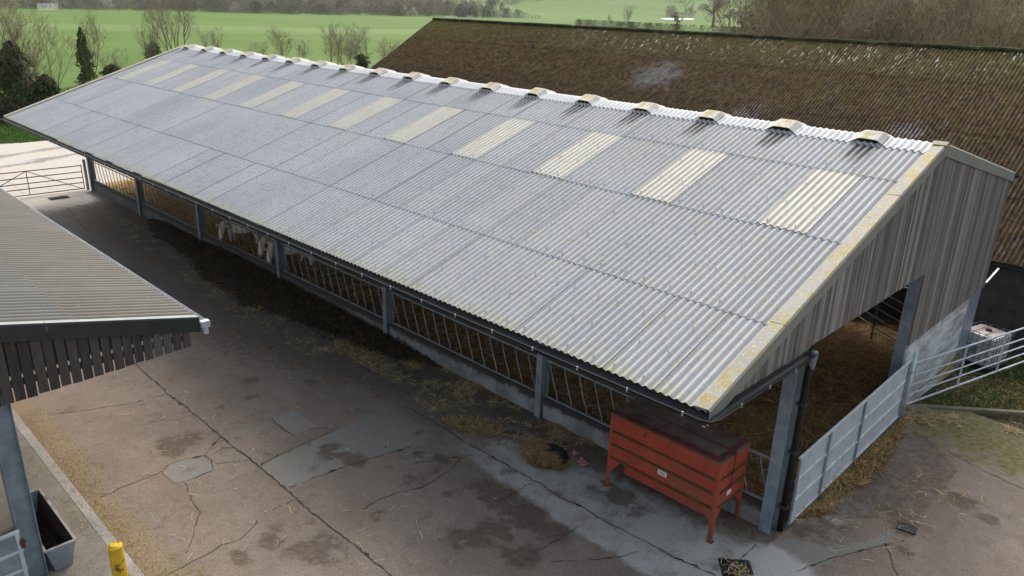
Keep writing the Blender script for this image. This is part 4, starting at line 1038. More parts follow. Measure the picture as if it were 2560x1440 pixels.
for k in range(7):
    s_ = k/6; 
    for p in ((-W_*s_, 0), (-W_*s_, D_), (0, D_*s_), (-W_, D_*s_)): mb.tube([(p[0], p[1], .14), (p[0], p[1], 1.1)], r_, 5)
for s_ in (.33, .66): mb.tube([(-W_*s_, 0, 1.11), (-W_*s_, D_, 1.11)], r_, 5)
ibm(mb, 'cage', M['galv_old'])
mb = MB(); mb.box(-.85, -.45, -.02, -.014, .42, .72); ibm(mb, 'label_plate', M['galv'])

# ================================================================ BACK BARN
bb = thing('mossy_barn', 'long old barn behind with steep corrugated roof covered in brown moss', 'barn', (-16, 20, 0))
BX0, BX1, BRY, BRZ, BEY, BEZ = -38.74, 9., 24., 8.20, 13.9, 2.44
def bpatch(X, Y, Z):
    a = .68*np.exp(-(((X+17.6+.0*Y)/1.9)**2+((Y-20.6)/1.5)**2)) + .55*np.exp(-(((X+5.)/1.2)**2+((Y-19)/1.)**2)) + .5*np.exp(-(((X+11.5)/1.5)**2+((Y-18.8)/1.2)**2))
    return a
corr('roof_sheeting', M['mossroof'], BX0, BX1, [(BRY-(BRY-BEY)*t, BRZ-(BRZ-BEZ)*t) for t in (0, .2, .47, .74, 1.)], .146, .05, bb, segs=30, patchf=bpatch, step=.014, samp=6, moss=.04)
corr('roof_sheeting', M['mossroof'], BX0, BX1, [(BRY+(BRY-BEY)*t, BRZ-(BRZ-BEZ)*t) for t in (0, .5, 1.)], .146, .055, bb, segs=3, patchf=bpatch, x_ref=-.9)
mb = MB(); rr = random.Random(5); x = BX0-.05
while x < BX1:
    L_ = 1.15; dz = rr.uniform(-.008, .012); mb.tube([(x, BRY, BRZ+.03+dz), (x+L_, BRY, BRZ+.03+dz)], .115, 9); x += L_-.01
mb.build('ridge_tiles', M['mossridge'], bb)
mb = MB(); mb.obox((BX0-.02, BEY, BEZ+.02), (BX0-.02, BRY, BRZ+.02), .12, .1); mb.obox((BX0-.02, BRY*2-BEY, BEZ+.02), (BX0-.02, BRY, BRZ+.02), .12, .1); mb.build('verge', M['mossverge'], bb)
mb = MB(); mb.box(BX0+.3, BX1-.3, BEY+.35, BEY+.6, -.6, BEZ+.05)
mb.box(BX0+.3, BX1-.3, 2*BRY-BEY-.6, 2*BRY-BEY-.35, -.6, BEZ+.05); mb.build('wall', M['dark_wall'], bb)
mb = MB()
for xx in (BX0+.3, BX1-.45):
    mb.add([(xx, BEY+.35, -.6), (xx, 2*BRY-BEY-.35, -.6), (xx, 2*BRY-BEY-.35, BEZ), (xx, BRY, BRZ-.15), (xx, BEY+.35, BEZ), (xx+.2, BEY+.35, -.6), (xx+.2, 2*BRY-BEY-.35, -.6), (xx+.2, 2*BRY-BEY-.35, BEZ), (xx+.2, BRY, BRZ-.15), (xx+.2, BEY+.35, BEZ)],
           [(0,4,3,2,1),(5,6,7,8,9)])
mb.build('gable_wall', M['dark_wall'], bb)
gutter('gutter', [(BX0, BEY-.08, BEZ-.06), (BX1, BEY-.08, BEZ-.06)], .07, M['black_plastic'], bb)

# ================================================================ LEFT SHED
sh = thing('yard_shed', 'low shed across the yard with grey-green corrugated roof and dark spaced boards', 'shed', (-15, -12, 0))
SX1, SX0, SEY, SEZ, SL = -7.97, -32., -7.24, 3.96, .231
def shz(y): return SEZ+(SEY-y)*SL
corr('roof_sheeting', M['shedroof'], SX0, SX1-.02, [(y, shz(y)) for y in (-16.5, -12.4, -9.22, SEY)], .178, .055, sh, segs=4, eaverow=False, x_ref=-9., solid=.006)
gutter('gutter', [(SX0, SEY+.05, SEZ-.04), (SX1+.09, SEY+.05, SEZ-.05)], .07, M['grey_plastic'], sh)
mb = MB(); mb.box(SX1+.0, SX1+.12, SEY-.01, SEY+.14, SEZ-.15, SEZ-.03); mb.tube([(SX1+.06, SEY+.07, SEZ-.15), (SX1+.06, SEY+.07, SEZ-.28)], .045, 10); mb.build('gutter_outlet', M['grey_plastic'], sh)
mb = MB(); nsg = 4
for k in range(nsg):
    ya_, yb2 = SEY-.02-(9.5/nsg)*k, SEY-.02-(9.5/nsg)*(k+1)+.006
    mb.add([(SX1-.10, ya_, shz(ya_)+.045), (SX1-.10, yb2, shz(yb2)+.045), (SX1+.05, yb2, shz(yb2)+.055), (SX1+.05, ya_, shz(ya_)+.055), (SX1+.06, yb2, shz(yb2)+.03), (SX1+.06, ya_, shz(ya_)+.03), (SX1+.06, yb2, shz(yb2)-.23), (SX1+.06, ya_, shz(ya_)-.23)],
           [(0,1,2,3), (3,2,4,5), (5,4,6,7)])
M['shed_verge'] = simple('dark_coated_steel', (.022, .026, .028), .35, .5, 0, .2, 4., .03)
M['shed_verge_top'] = simple('pale_coated_steel', (.22, .24, .24), .4, .5, 0, .2, 4., .03)
o = mb.build('verge_flashing', M['shed_verge'], sh, solid=.008); o.data.materials.append(M['shed_verge_top'])
for i, p in enumerate(o.data.polygons): p.material_index = 1 if i % 3 == 0 else 0
boards(SX1-.035, -15.92, -7.42, .165, .12, lambda y: 3.82, lambda y: shz(y)-.12, M['dark_boards'], 'spaced_boarding', sh, rs=13, th=.02)
boards(SX1+.01, -16, -7.44, .165, .138, lambda y: 3.50+.035*(y+7.4), lambda y: shz(y)-.12, M['dark_boards'], 'spaced_boarding', sh, rs=12, th=.02)
mb = MB(); mb.box(SX1-.13, SX1-.07, -16, -7.5, 3.6, 3.7); mb.box(SX1-.13, SX1-.07, -16, -9.6, 4.15, 4.25); mb.build('cladding_rail', M['timber_frame'], sh)
for k in range(5):
    x = SX1-.14 if k == 0 else SX1-6*k
    mb = MB(); ibeam(mb, x-.0, -10.44 if k == 0 else -10.62, .07, shz(-10.6)-.15 if k else 4.3, .30, .2); mb.build('post', M['galv'], sh, bevel=.003)
mb = MB(); mb.box(SX0, SX1-.2, -10.7, -10.6, shz(-10.6)-.35, shz(-10.6)-.1); mb.build('eaves_beam', M['dark_steel'], sh)
for y in np.arange(-16, -7, 1.5):
    mb = MB(); mb.box(SX0, SX1-.05, y-.03, y+.03, shz(y)-.16, shz(y)-.03); mb.build('purlin', M['timber_frame'], sh)
mb = MB()
for z in (.62, 1.0, 1.35): mb.tube([(-8.2, -10.85, z), (-15., -10.85, z)], .025, 6)
mb.build('feed_rail', M['galv'], sh)
mb = MB(); mb.box(SX0, SX1, -16.5, -16.3, 0, 3.); mb.box(SX0-.1, SX0+.1, -16.5, -10.6, 0, 3.5); mb.build('rear_wall', M['dark_wall'], sh)
# sheeted gate hung on its post
h0 = Vector((-7.88, -10.62, 0)); h1 = h0+Vector((.12, -2.2, 0))
lg = thing('sheeted_gate', 'galvanised sheet gate hung on the shed post beside the trough', 'gate', tuple(h0))
def lp(s, z): p = h0.lerp(h1, s); return (p.x, p.y, z)
mb = MB(); mb.add([lp(0, .12), lp(1, .12), lp(1, 1.2), lp(0, 1.2)], [(0,1,2,3)]); mb.build('sheet', M['galv'], lg, solid=.006)
mb = MB()
for z in (.12, .48, .84, 1.2): mb.obox(lp(-.02, z), lp(1, z), .05, .05)
mb.build('frame', M['galv_light'], lg, bevel=.004)
for s_ in (.0, .5, 1.):
    mb = MB(); mb.obox(lp(s_, .10), lp(s_, 1.22), .06, .06, (1, 0, 0)); mb.build('stile', M['galv_light'], lg, bevel=.004)
mb = MB(); mb.tube([(h0.x-.02, h0.y+.10, .98), (h0.x+.02, h0.y, .98)], .03, 8); mb.tube([(h0.x+.03, h0.y+.05, .90), (h0.x+.03, h0.y+.05, 1.06)], .035, 8); mb.build('hinge', M['rust_red'], lg)

# trough
tr = thing('feed_trough', 'galvanised tapered feed trough standing empty on the pad beside the shed post', 'trough', (-8.95, -10.1, .075))
x0, x1, y0, y1 = -9.96, -7.97, -10.275, -9.81; zb_, zt_ = .08, .56; i_ = .02; s_ = .1
mb = MB()
O = [(x0, y0, zt_), (x1, y0, zt_), (x1, y1, zt_), (x0, y1, zt_)]; B = [(x0+.05, y0+s_, zb_), (x1-.05, y0+s_, zb_), (x1-.05, y1-s_, zb_), (x0+.05, y1-s_, zb_)]
mb.add(O+B, [(0,1,5,4),(1,2,6,5),(2,3,7,6),(3,0,4,7),(4,5,6,7)]); mb.build('pan', M['galv'], tr, solid=-.012)
mb = MB()
for a_, b_ in zip(O, O[1:]+O[:1]): mb.obox(a_, b_, .04, .03)
mb.build('rim', simple('worn_rim', (.40, .38, .36), .6, .4, .1, .25, 5., .1, (.16, .09, .06), .5, .7), tr)
mb = MB(); mb.add([(x0+.02, y1-.035, zt_-.02), (x1-.03, y1-.035, zt_-.02), (x1-.09, y1-s_-.03, .15), (x0+.09, y1-s_-.03, .15), (x0+.02, y0+.035, zt_-.02), (x1-.03, y0+.035, zt_-.02), (x1-.09, y0+s_+.03, .15), (x0+.09, y0+s_+.03, .15)], [(0,1,2,3),(4,7,6,5),(1,5,6,2),(2,6,7,3)]); mb.build('rust_shade_lining', M['lining'], tr)  # dark rust that also paints the inner shade; far end left galvanised
mb = MB(); mb.box(x0+.09, x1-.09, y0+.10, y1-.10, .13, .16); mb.build('feed_residue', simple('stale_feed', (.05, .038, .025), .9, .1, 0, .5, 14., .6, (.16, .12, .05), .62, .75), tr)

# bollard
bx, by = -6.50, -9.60
bo = thing('bollard', 'bright yellow scuffed steel bollard at the edge of the pad', 'bollard', (bx, by, 0))
mb = MB(); mb.tube([(bx, by, 0), (bx, by, 1.18)], .110, 24); mb.build('tube', M['yellow'], bo, smooth=False)
mb = MB(); mb.tube([(bx, by, 1.181), (bx, by, 1.20), (bx, by, 1.215)], .103, 20, r2=.07); mb.build('concrete_fill', M['yellow'], bo)

# drain grates
def drain(cx_, cy_, w_, l_, rot, label):
    t = thing('drain_grate', label, 'drain', (cx_, cy_, 0.01)); t.rotation_euler = (0, 0, rot)
    mb = MB(); mb.box(-w_/2-.03, w_/2+.03, -l_/2-.03, l_/2+.03, -.005, .004); o = mb.build('pit', M['black'], None); o.parent = t
    mb = MB(); n_ = 8
    for k in range(n_+1): x = -w_/2+w_*k/n_; mb.box(x-.009, x+.009, -l_/2, l_/2, .006, .02)
    mb.box(-w_/2, w_/2, -l_/2-.015, -l_/2+.012, .006, .019); mb.box(-w_/2, w_/2, l_/2-.012, l_/2+.015, .006, .019)
    o = mb.build('bars', M['dark_steel'], None); o.parent = t
p = gp(2267, 1320); drain(p[0], p[1], .28, .26, R(12), 'small rusty drain grate in the concrete outside the doorway')
p = gp(1842, 1428); drain(p[0], p[1], .5, .55, R(40), 'dark drain grate littered with straw at the bottom edge near the orange hopper')
p = gp(148, 495); drain(p[0], p[1], .5, .8, 0, 'flat drain cover in the pale concrete inside the far yard gate')
Q = np.array([gp(1842, 1428)]*90)+rng.normal(0, .13, (90, 2)); struct(stalks('grate_straw', Q, np.full(90, .03), (.06, .2), (.004, .007), M['straw'], (.2, 1), .03, 77), 'stuff')

# old tyre half filled with straw, rags and a dropping
c = gp(1368, 1143)
ty = thing('tyre', 'worn black tyre lying flat and half buried in straw', 'tyre', (c[0], c[1], 0))
mb = MB(); N1, N2 = 40, 12
for i in range(N1):
    a = 2*math.pi*i/N1
    for j in range(N2):
        b = 2*math.pi*j/N2; rr_ = .37+.12*math.cos(b); mb.v.append((c[0]+rr_*math.cos(a), c[1]+.9*rr_*math.sin(a), .055+.075*math.sin(b)))
for i in range(N1):
    for j in range(N2): mb.f.append((i*N2+j, ((i+1) % N1)*N2+j, ((i+1) % N1)*N2+(j+1) % N2, i*N2+(j+1) % N2)); mb.c.append(.5)
mb.build('casing', M['rubber'], ty, smooth=True)
P_ = []
r2 = np.random.default_rng(5)
for k in range(1500):
    a = r2.uniform(R(150), R(345)); rr_ = .37+r2.normal(0, .11); P_.append((c[0]+rr_*math.cos(a), c[1]+.9*rr_*math.sin(a)))
P_ = np.array(P_); struct(stalks('tyre_straw', P_, np.full(len(P_), .125), (.08, .22), (.004, .007), M['gold'], (.35, 1), .04, 78), 'stuff')
def rag(u, v, r_, label, seed):
    p = gp(u, v); q = np.random.default_rng(seed); n_ = 12; xs_ = np.linspace(-1, 1, n_); Xr, Yr = np.meshgrid(xs_, xs_)
    rad = .75+.5*fbm(Xr+seed, Yr, 1.3, 3, seed); kk = np.hypot(Xr, Yr) < rad
    Zr = .02+.11*fbm(Xr+seed*3, Yr, 1.8, 3, seed+1)
    Xw = p[0]+Xr*r_*(1+.25*fbm(Yr, Xr, 2, 2, seed+4)); Yw = p[1]+Yr*r_*.8
    o = grid_mesh('rag', Xw, Yw, Zr*1.1, M['rag'], None, None, False, kk[:-1, :-1] & kk[1:, 1:]); tag(o, label, 'rag')
rag(1455, 1163, .15, 'pink crumpled plastic sheet on the wet ground beside the tyre', 3)
rag(1436, 1140, .08, 'small torn pink scrap just behind the larger pink sheet', 8)
rag(1378, 1104, .07, 'pale torn scrap lying in straw beyond the tyre', 12)

# ================================================================ GRASS ON THE BANK
def gz(x, y): return ground_z(x, y)
P_ = sample(17000, poly=[(.15, 7.5), (7, 13.2), (7, 14.1), (-.1, 14.1), (.05, 12.4)], dens=lambda x, y: sstep(.40, .58, fbm(x, y, .9, 4, 41))+.02, seed=51)
def blades(name, P, z, h, mat, seed, tone=(0, 1), w=.006):
    r = np.random.default_rng(seed); n_ = len(P); a = r.uniform(0, 6.28, n_); hh = r.uniform(h*.4, h, n_); ln = r.uniform(.2, .8, n_)*hh; b = r.uniform(0, 6.28, n_)
    V0 = np.c_[P, z]; q = np.c_[np.cos(a)*w, np.sin(a)*w, np.zeros(n_)]; tip = V0+np.c_[np.cos(b)*ln, np.sin(b)*ln, hh]
    V = np.stack([V0-q, V0+q, tip], 1).reshape(-1, 3); i = np.arange(n_)*3
    return tri_mesh(name, V, np.stack([i, i+1, i+2], 1), mat, r.uniform(*tone, n_))
struct(blades('bank_grass', P_, gz(P_[:, 0], P_[:, 1]), .13, M['grass'], 52), 'stuff')
P_ = sample(2500, poly=[(.15, 7.5), (7, 13.2), (7, 14.1), (-.1, 14.1), (.05, 12.4)], seed=53)
struct(stalks('bank_litter', P_, gz(P_[:, 0], P_[:, 1]), (.05, .2), (.004, .008), M['straw_dark'], (.3, 1), .05, 54), 'stuff')
P_ = sample(26000, poly=[(-53.2, -9), (-53.2, 12), (-66, 16), (-66, -12)], seed=55)
struct(blades('verge_grass', P_, gz(P_[:, 0], P_[:, 1]), .3, M['grass'], 56, (.3, 1), .03), 'stuff')

# ================================================================ TREES
def tree_mesh(seed, H=8., spread=.5, stems=1, levels=4, kids=(5, 6, 6, 5), r0=.12, up_=.5, twr=.012, base=.12):
    """bare tree: returns (trunk arrays, twig arrays). Each branch a chain of tapered three-sided tubes"""
    r = np.random.default_rng(seed); TV, TF, CV, CF = [], [], [], []
    def seg(V, F, pts, ra, rb, n_):
        base_ = len(V); m_ = len(pts)
        d = pts[-1]-pts[0]; d = d/np.linalg.norm(d); ref = np.array([0, 0, 1.]) if abs(d[2]) < .8 else np.array([1., 0, 0])
        u = np.cross(d, ref); u /= np.linalg.norm(u); v = np.cross(d, u)
        for i, p in enumerate(pts):
            rr_ = ra+(rb-ra)*i/(m_-1)
            for k in range(n_): a = 2*math.pi*k/n_; V.append(p+(u*math.cos(a)+v*math.sin(a))*rr_)
        for i in range(m_-1):
            for k in range(n_):
                a = base_+i*n_+k; b = base_+i*n_+(k+1) % n_; F.append((a, b, b+n_, a+n_))
    def grow(p, d, L, rad, lev):
        n_ = 4 if lev == 0 else 3; pts = [p]; dd = d.copy()
        for i in range(n_):
            dd = dd+r.normal(0, .10+.05*lev, 3)+np.array([0, 0, .06*up_*2]); dd /= np.linalg.norm(dd); pts.append(pts[-1]+dd*L/n_)
        pts = np.array(pts); rb = max(rad*.35, twr*.4)
        if lev <= 1: seg(TV, TF, pts, rad, rb, 5 if lev == 0 else 4)
        else: seg(CV, CF, pts, max(rad, twr), max(rb, twr*.45), 3)
        if lev >= levels: return
        for k in range(kids[lev]):
            t = r.uniform(base if lev == 0 else .15, 1.) if k else 1.; f = t*n_; i = min(int(f), n_-1); q = pts[i]+(pts[i+1]-pts[i])*(f-i)
            az = r.uniform(0, 2*np.pi); sv = np.array([math.cos(az), math.sin(az), 0])
            nd = dd*(1-spread)+sv*spread*r.uniform(.6, 1.3)+np.array([0, 0, up_*.5]); nd /= np.linalg.norm(nd)
            grow(q, nd, L*r.uniform(.42, .68)*(1.05-.35*t), rad*.5*(1-.4*t), lev+1)
    for s in range(stems):
        az = r.uniform(0, 2*np.pi); o = np.array([math.cos(az), math.sin(az), 0])*(.35*(stems > 1)); d = np.array([math.cos(az)*.3*(stems > 1), math.sin(az)*.3*(stems > 1), 1.])
        d += r.normal(0, .05, 3); d /= np.linalg.norm(d); grow(o-np.array([0, 0, .2]), d, H*.72*r.uniform(.8, 1.05), r0, 0)
    def mk(nm, V, F, mat):
        V = np.array(V); F = np.array(F); me = bpy.data.meshes.new(nm)
        me.vertices.add(len(V)); me.vertices.foreach_set('co', V.astype(np.float32).ravel()); me.loops.add(F.size); me.loops.foreach_set('vertex_index', F.astype(np.int32).ravel())
        me.polygons.add(len(F)); me.polygons.foreach_set('loop_start', (np.arange(len(F))*4).astype(np.int32)); me.update(calc_edges=True)
        at = me.attributes.new('tone', 'FLOAT', 'FACE'); at.data.foreach_set('value', np.repeat(r.random(len(F)//3+1), 3)[:len(F)].astype(np.float32))
        me.materials.append(mat); return me
    return mk, TV, TF, CV, CF
def tree_kind(mat_twig, **k):
    mk, TV, TF, CV, CF = tree_mesh(**k); return mk('trunk', TV, TF, M['bark']), mk('crown', CV, CF, mat_twig)
def ivy_mesh(seed, n_, prof):
    """ivy leaves wrapped about a stem; prof: list of (z, radius)"""
    r = np.random.default_rng(seed); zs = [p[0] for p in prof]; rs = [p[1] for p in prof]
    z = r.uniform(zs[0], zs[-1], n_); a = r.uniform(0, 2*np.pi, n_); R0 = np.interp(z, zs, rs)
    R0 = R0*(.25+1.15*vnoise(a*1.6+3, z*1.9, seed))*(.75+.5*vnoise(a*4., z*5., seed+2))*np.sqrt(r.uniform(.15, 1, n_)); P = np.c_[R0*np.cos(a), R0*np.sin(a), z]
    s = r.uniform(.05, .13, n_); A_ = r.normal(0, 1, (n_, 3)); A_ /= np.linalg.norm(A_, axis=1)[:, None]; B_ = np.cross(A_, r.normal(0, 1, (n_, 3))); B_ /= np.linalg.norm(B_, axis=1)[:, None]
    V = np.stack([P-A_*s[:, None], P+B_*s[:, None]*.8, P+A_*s[:, None], P-B_*s[:, None]*.8], 1).reshape(-1, 3); i = np.arange(n_)*4
    F = np.stack([i, i+1, i+2, i+3], 1); me = bpy.data.meshes.new('ivy'); me.vertices.add(len(V)); me.vertices.foreach_set('co', V.astype(np.float32).ravel())
    me.loops.add(F.size); me.loops.foreach_set('vertex_index', F.astype(np.int32).ravel()); me.polygons.add(len(F)); me.polygons.foreach_set('loop_start', (np.arange(len(F))*4).astype(np.int32)); me.update(calc_edges=True)
    at = me.attributes.new('tone', 'FLOAT', 'FACE'); at.data.foreach_set('value', (.5*r.random(n_)+.5*np.clip(vnoise(P[:, 0]*1.3+P[:, 1], z*1.3, seed+5), 0, 1)).astype(np.float32)); me.materials.append(M['ivy']); return me
def put_tree(name, kind, x, y, z, h, rot, label, cat, group=None, ivy=None):
    t = bpy.data.objects.new(name, None); COL.objects.link(t); tag(t, label, cat, group)
    t.location = (x, y, z); t.rotation_euler = (0, 0, rot); t.scale = (h, h, h)
    for nm, me in (('trunk', kind[0]), ('crown', kind[1])):
        o = bpy.data.objects.new(nm, me); COL.objects.link(o); o.parent = t
    if ivy: o = bpy.data.objects.new('ivy', ivy); COL.objects.link(o); o.parent = t; o.scale = (1/h, 1/h, 1/h)
    return t
K = {}
K['ash'] = tree_kind(M['twig'], seed=1, H=9, spread=.5, stems=1, levels=4, kids=(11, 6, 5, 3), r0=.11, up_=.5, twr=.008, base=.22)
K['multi'] = tree_kind(M['twig_olive'], seed=2, H=7.5, spread=.45, stems=4, levels=4, kids=(7, 5, 4, 3), r0=.06, up_=.6, twr=.008)
K['bush'] = tree_kind(M['twig'], seed=3, H=4.5, spread=.52, stems=6, levels=3, kids=(8, 6, 5), r0=.028, up_=.5, twr=.007)
K['bush2'] = tree_kind(M['twig_olive'], seed=4, H=4.5, spread=.6, stems=6, levels=3, kids=(9, 6, 5), r0=.026, up_=.4, twr=.007)
K['oak'] = tree_kind(M['twig'], seed=5, H=11, spread=.72, stems=1, levels=4, kids=(9, 7, 6, 5), r0=.42, up_=.12, twr=.035, base=.25)
K['wood1'] = tree_kind(M['twig_olive'], seed=6, H=9, spread=.42, stems=4, levels=4, kids=(6, 6, 5, 4), r0=.10, up_=.6, twr=.011)
K['wood2'] = tree_kind(M['twig'], seed=7, H=9, spread=.48, stems=3, levels=4, kids=(7, 6, 5, 4), r0=.12, up_=.5, twr=.011)
K['red'] = tree_kind(M['twig_red'], seed=8, H=9, spread=.5, stems=2, levels=4, kids=(8, 6, 5, 4), r0=.12, up_=.5, twr=.02)
def at_px(u, v, z=0.): p = pix(u, v, 2, z-.1); return p.x, p.y
def hscale(x, y, hpx, H):     # pixels of height -> scale of a tree whose mesh is H tall
    d = math.hypot(math.hypot(x-CAM[0], y-CAM[1]), 9.); return hpx*d/FPX/H*1.02
GB = 'trees along the field edge beyond the barn'
def ftree(kind, u, v, hpx, Hm, label, rot, ivy=None, name='bare_tree', group=None):
    x, y = at_px(u, v); return put_tree(name, K[kind], x, y, -.1, hscale(x, y, hpx, Hm), rot, label, 'tree', group, ivy)
ftree('ash', 62, 300, 250, 9, 'tall bare tree with a broad dark ivy-clad trunk at the left edge of the photo', .4, ivy_mesh(1, 6000, [(0, 1.7), (1.5, 1.7), (3.4, 1.25), (4.8, .8), (5.8, .25)]), 'ivy_tree')
ftree('multi', 20, 300, 235, 7.5, 'thin many-stemmed bare tree rising behind the leftmost ivy-clad trunk', 1.9, ivy_mesh(7, 2500, [(0, 1.2), (3, .9), (5.5, .5), (6.5, .2)]))
ftree('multi', 130, 300, 190, 7.5, 'bare tree with low ivy at the right of the broad ivy-clad trunk', 2.6, ivy_mesh(2, 4500, [(0, 1.5), (1.6, 1.3), (2.8, .8), (3.4, .2)]))
ftree('multi', 222, 215, 140, 7.5, 'slim leaning tree wrapped in a narrow column of dark ivy', .9, ivy_mesh(3, 5200, [(-.1, 1.2), (1.2, .85), (2.8, .8), (4.2, .6), (5.2, .32), (5.9, .08)]), 'ivy_tree')
ftree('bush', 285, 205, 70, 4.5, 'low dark ivy bush with bare forked branches by the far roof verge', .2, ivy_mesh(4, 3000, [(-.1, 1.6), (.9, 1.4), (1.6, .8), (1.9, .2)]), 'ivy_bush')
ftree('ash', 462, 130, 130, 9, 'tallest bare tree just beyond the far ridge end of the cattle barn', 2.2)
ftree('multi', 440, 132, 125, 7.5, 'many-stemmed bare tree close behind the far ridge end, left of the tallest', 3.3)
ftree('ash', 425, 150, 120, 9, 'thin bare tree leaning left of the group behind the far ridge end', 4.1)
ftree('bush', 388, 160, 62, 4.5, 'small bare bush with a dark ivy clump beside the far roof verge', 4.1, ivy_mesh(5, 2600, [(-.1, 1.0), (1.2, 1.1), (2.2, .9), (3., .2)]), 'ivy_bush')
ftree('multi', 372, 165, 120, 7.5, 'spindly bare tree standing over the small ivy clump', .7)
for i, (u, v, h_, k_, lb_) in enumerate([(530, 140, 62, 'bush', 'bare bush first to the right of the far ridge end'), (650, 150, 45, 'bush2', 'low wispy bare bush between the first and the third ridge bushes'),
      (712, 150, 80, 'bush2', 'upright bare bush above the sixth ridge vent from the far end'), (760, 155, 50, 'bush', 'small faint bare bush left of the twin bushes'),
      (835, 165, 95, 'bush', 'largest reddish bare bush beyond the ridge'), (868, 170, 95, 'bush2', 'forked bare bush right against the largest reddish one'),
      (905, 175, 100, 'bush', 'bare bush with an ivy-clad foot near the corner of the mossy roof'), (965, 165, 70, 'bush2', 'small bare bush nearest to the verge of the mossy roof')]):
    ftree(k_, u, v, h_, 4.5, lb_, i*1.7, ivy_mesh(6, 2200, [(-.1, 1.0), (1.0, 1.1), (1.8, .8), (2.2, .2)]) if i == 6 else None, 'bare_bush')
# oak, small tree and hedge beyond the mossy barn
ftree('oak', 1782, 68, 95, 11, 'wide-crowned dark bare oak in the far field beside the pond', 1., name='oak_tree')
ftree('oak', 1822, 66, 55, 11, 'smaller dark tree right beside the wide-crowned oak', 2.4, name='oak_tree')
ftree('oak', 1690, 78, 62, 11, 'round-headed small bare tree in front of the pond', 4.)
ftree('bush', 1566, 58, 40, 4.5, 'faint twiggy bush alone in the far field', 1., name='bare_bush'); ftree('bush2', 1525, 56, 18, 4.5, 'low purple bush left of the faint twiggy bush', 3., name='bare_bush')
ftree('red', 1900, 118, 135, 9, 'purple-brown tree hung with dark seed clusters at the left end of the wood', .5, name='seeding_tree')
ftree('red', 1862, 112, 70, 9, 'small purple-brown sapling at the foot of the tree with seed clusters', 2.5, name='seeding_tree')
# wood behind the mossy barn: separate bare trees
rr = random.Random(21); n_ = 0
for (yy, zt2) in ((36, 0), (40, 0), (44, 0), (49, 0), (55, 0), (62, 0)):
    xa = pix(1930, 100, 1, yy).x; xb = pix(2620, 120, 1, yy).x; n2 = 8
    for k in range(n2):
        x = xa+(xb-xa)*(k+rr.random()*.8)/n2; u_ = 1930+690*(k+.5)/n2
        h_ = rr.uniform(.95, 1.25)*(1.0+.012*(yy-36)); kd = rr.choice(['wood1', 'wood2', 'wood1', 'red' if k < 2 else 'wood2'])
        put_tree('bare_tree', K[kd], x, yy+rr.uniform(-2, 2), -.1, h_, rr.uniform(0, 6.28), 'bare twiggy tree in the dense wood behind the mossy barn', 'tree', 'bare trees of the wood behind the mossy barn')

def clumps(name, C, Rr, Hh, per, mat, seed, tone, kind='stuff', s=(.25, .7)):
    """many small leafless clumps: random little faces filling domes at C"""
    r = np.random.default_rng(seed); n_ = len(C); T = n_*per
    idx = np.repeat(np.arange(n_), per); th = r.uniform(0, 2*np.pi, T); q = np.sqrt(r.uniform(0, 1, T)); zz_ = r.uniform(0, 1, T)
    prof = np.sqrt(np.clip(1-zz_**2.2, 0, 1))*(.7+.3*r.random(T)); P = C[idx]+np.c_[np.cos(th)*q*prof*Rr[idx], np.sin(th)*q*prof*Rr[idx], zz_*Hh[idx]]
    sz = r.uniform(*s, T)[:, None]*np.minimum(Hh[idx], 8)[:, None]/6
    A_ = np.c_[r.normal(0, .35, T), r.normal(0, .35, T), np.ones(T)]; A_ /= np.linalg.norm(A_, axis=1)[:, None]
    B_ = np.c_[r.normal(0, 1, T), r.normal(0, 1, T), r.normal(0, .3, T)]; B_ /= np.linalg.norm(B_, axis=1)[:, None]
    V = np.stack([P-B_*sz*.35, P+B_*sz*.35, P+A_*sz*2.0], 1).reshape(-1, 3); i = np.arange(T)*3
    tn = np.clip(tone[idx]+r.normal(0, .05, T), 0, 1)
    return struct(tri_mesh(name, V, np.stack([i, i+1, i+2], 1), mat, tn), kind)
# the hedge line and thicket at the far side of the pasture
A0, A1 = Vector(gp(-250, 18, -.1)), Vector(gp(1330, 48, -.1))
r = np.random.default_rng(61); n_ = 520; s_ = r.uniform(0, 1, n_); dep = r.uniform(0, 1, n_)**1.2*150
dirv = (A1-A0).normalized(); nv = Vector((-dirv.y, dirv.x)); nv = nv if nv.x < 0 else -nv
ps = np.c_[A0.x+(A1.x-A0.x)*s_+nv.x*(dep+3), A0.y+(A1.y-A0.y)*s_+nv.y*(dep+3)]
Hh = r.uniform(5, 9, n_)*(.55+.6*sstep(0, 30, dep)); 
leftlow = (s_ < .42) & (dep < 22); Hh[leftlow] *= .38
tn = .35+.35*vnoise(ps[:, 0]*.05, ps[:, 1]*.03, 3)+.2*r.random(n_); tn[(dep < 14)] *= .3; tn = np.where(r.random(n_) < .3, tn*.4, tn)
fl = (r.random(n_) < .05) & (dep < 40); tn[fl] = 1.0; Hh[fl] *= .6
C = np.c_[ps, ground_z(ps[:, 0], ps[:, 1])]
clumps('far_wood', C, r.uniform(3.5, 7, n_), Hh*1.15, 420, M['wood_mass'], 62, tn, s=(.2, .5))
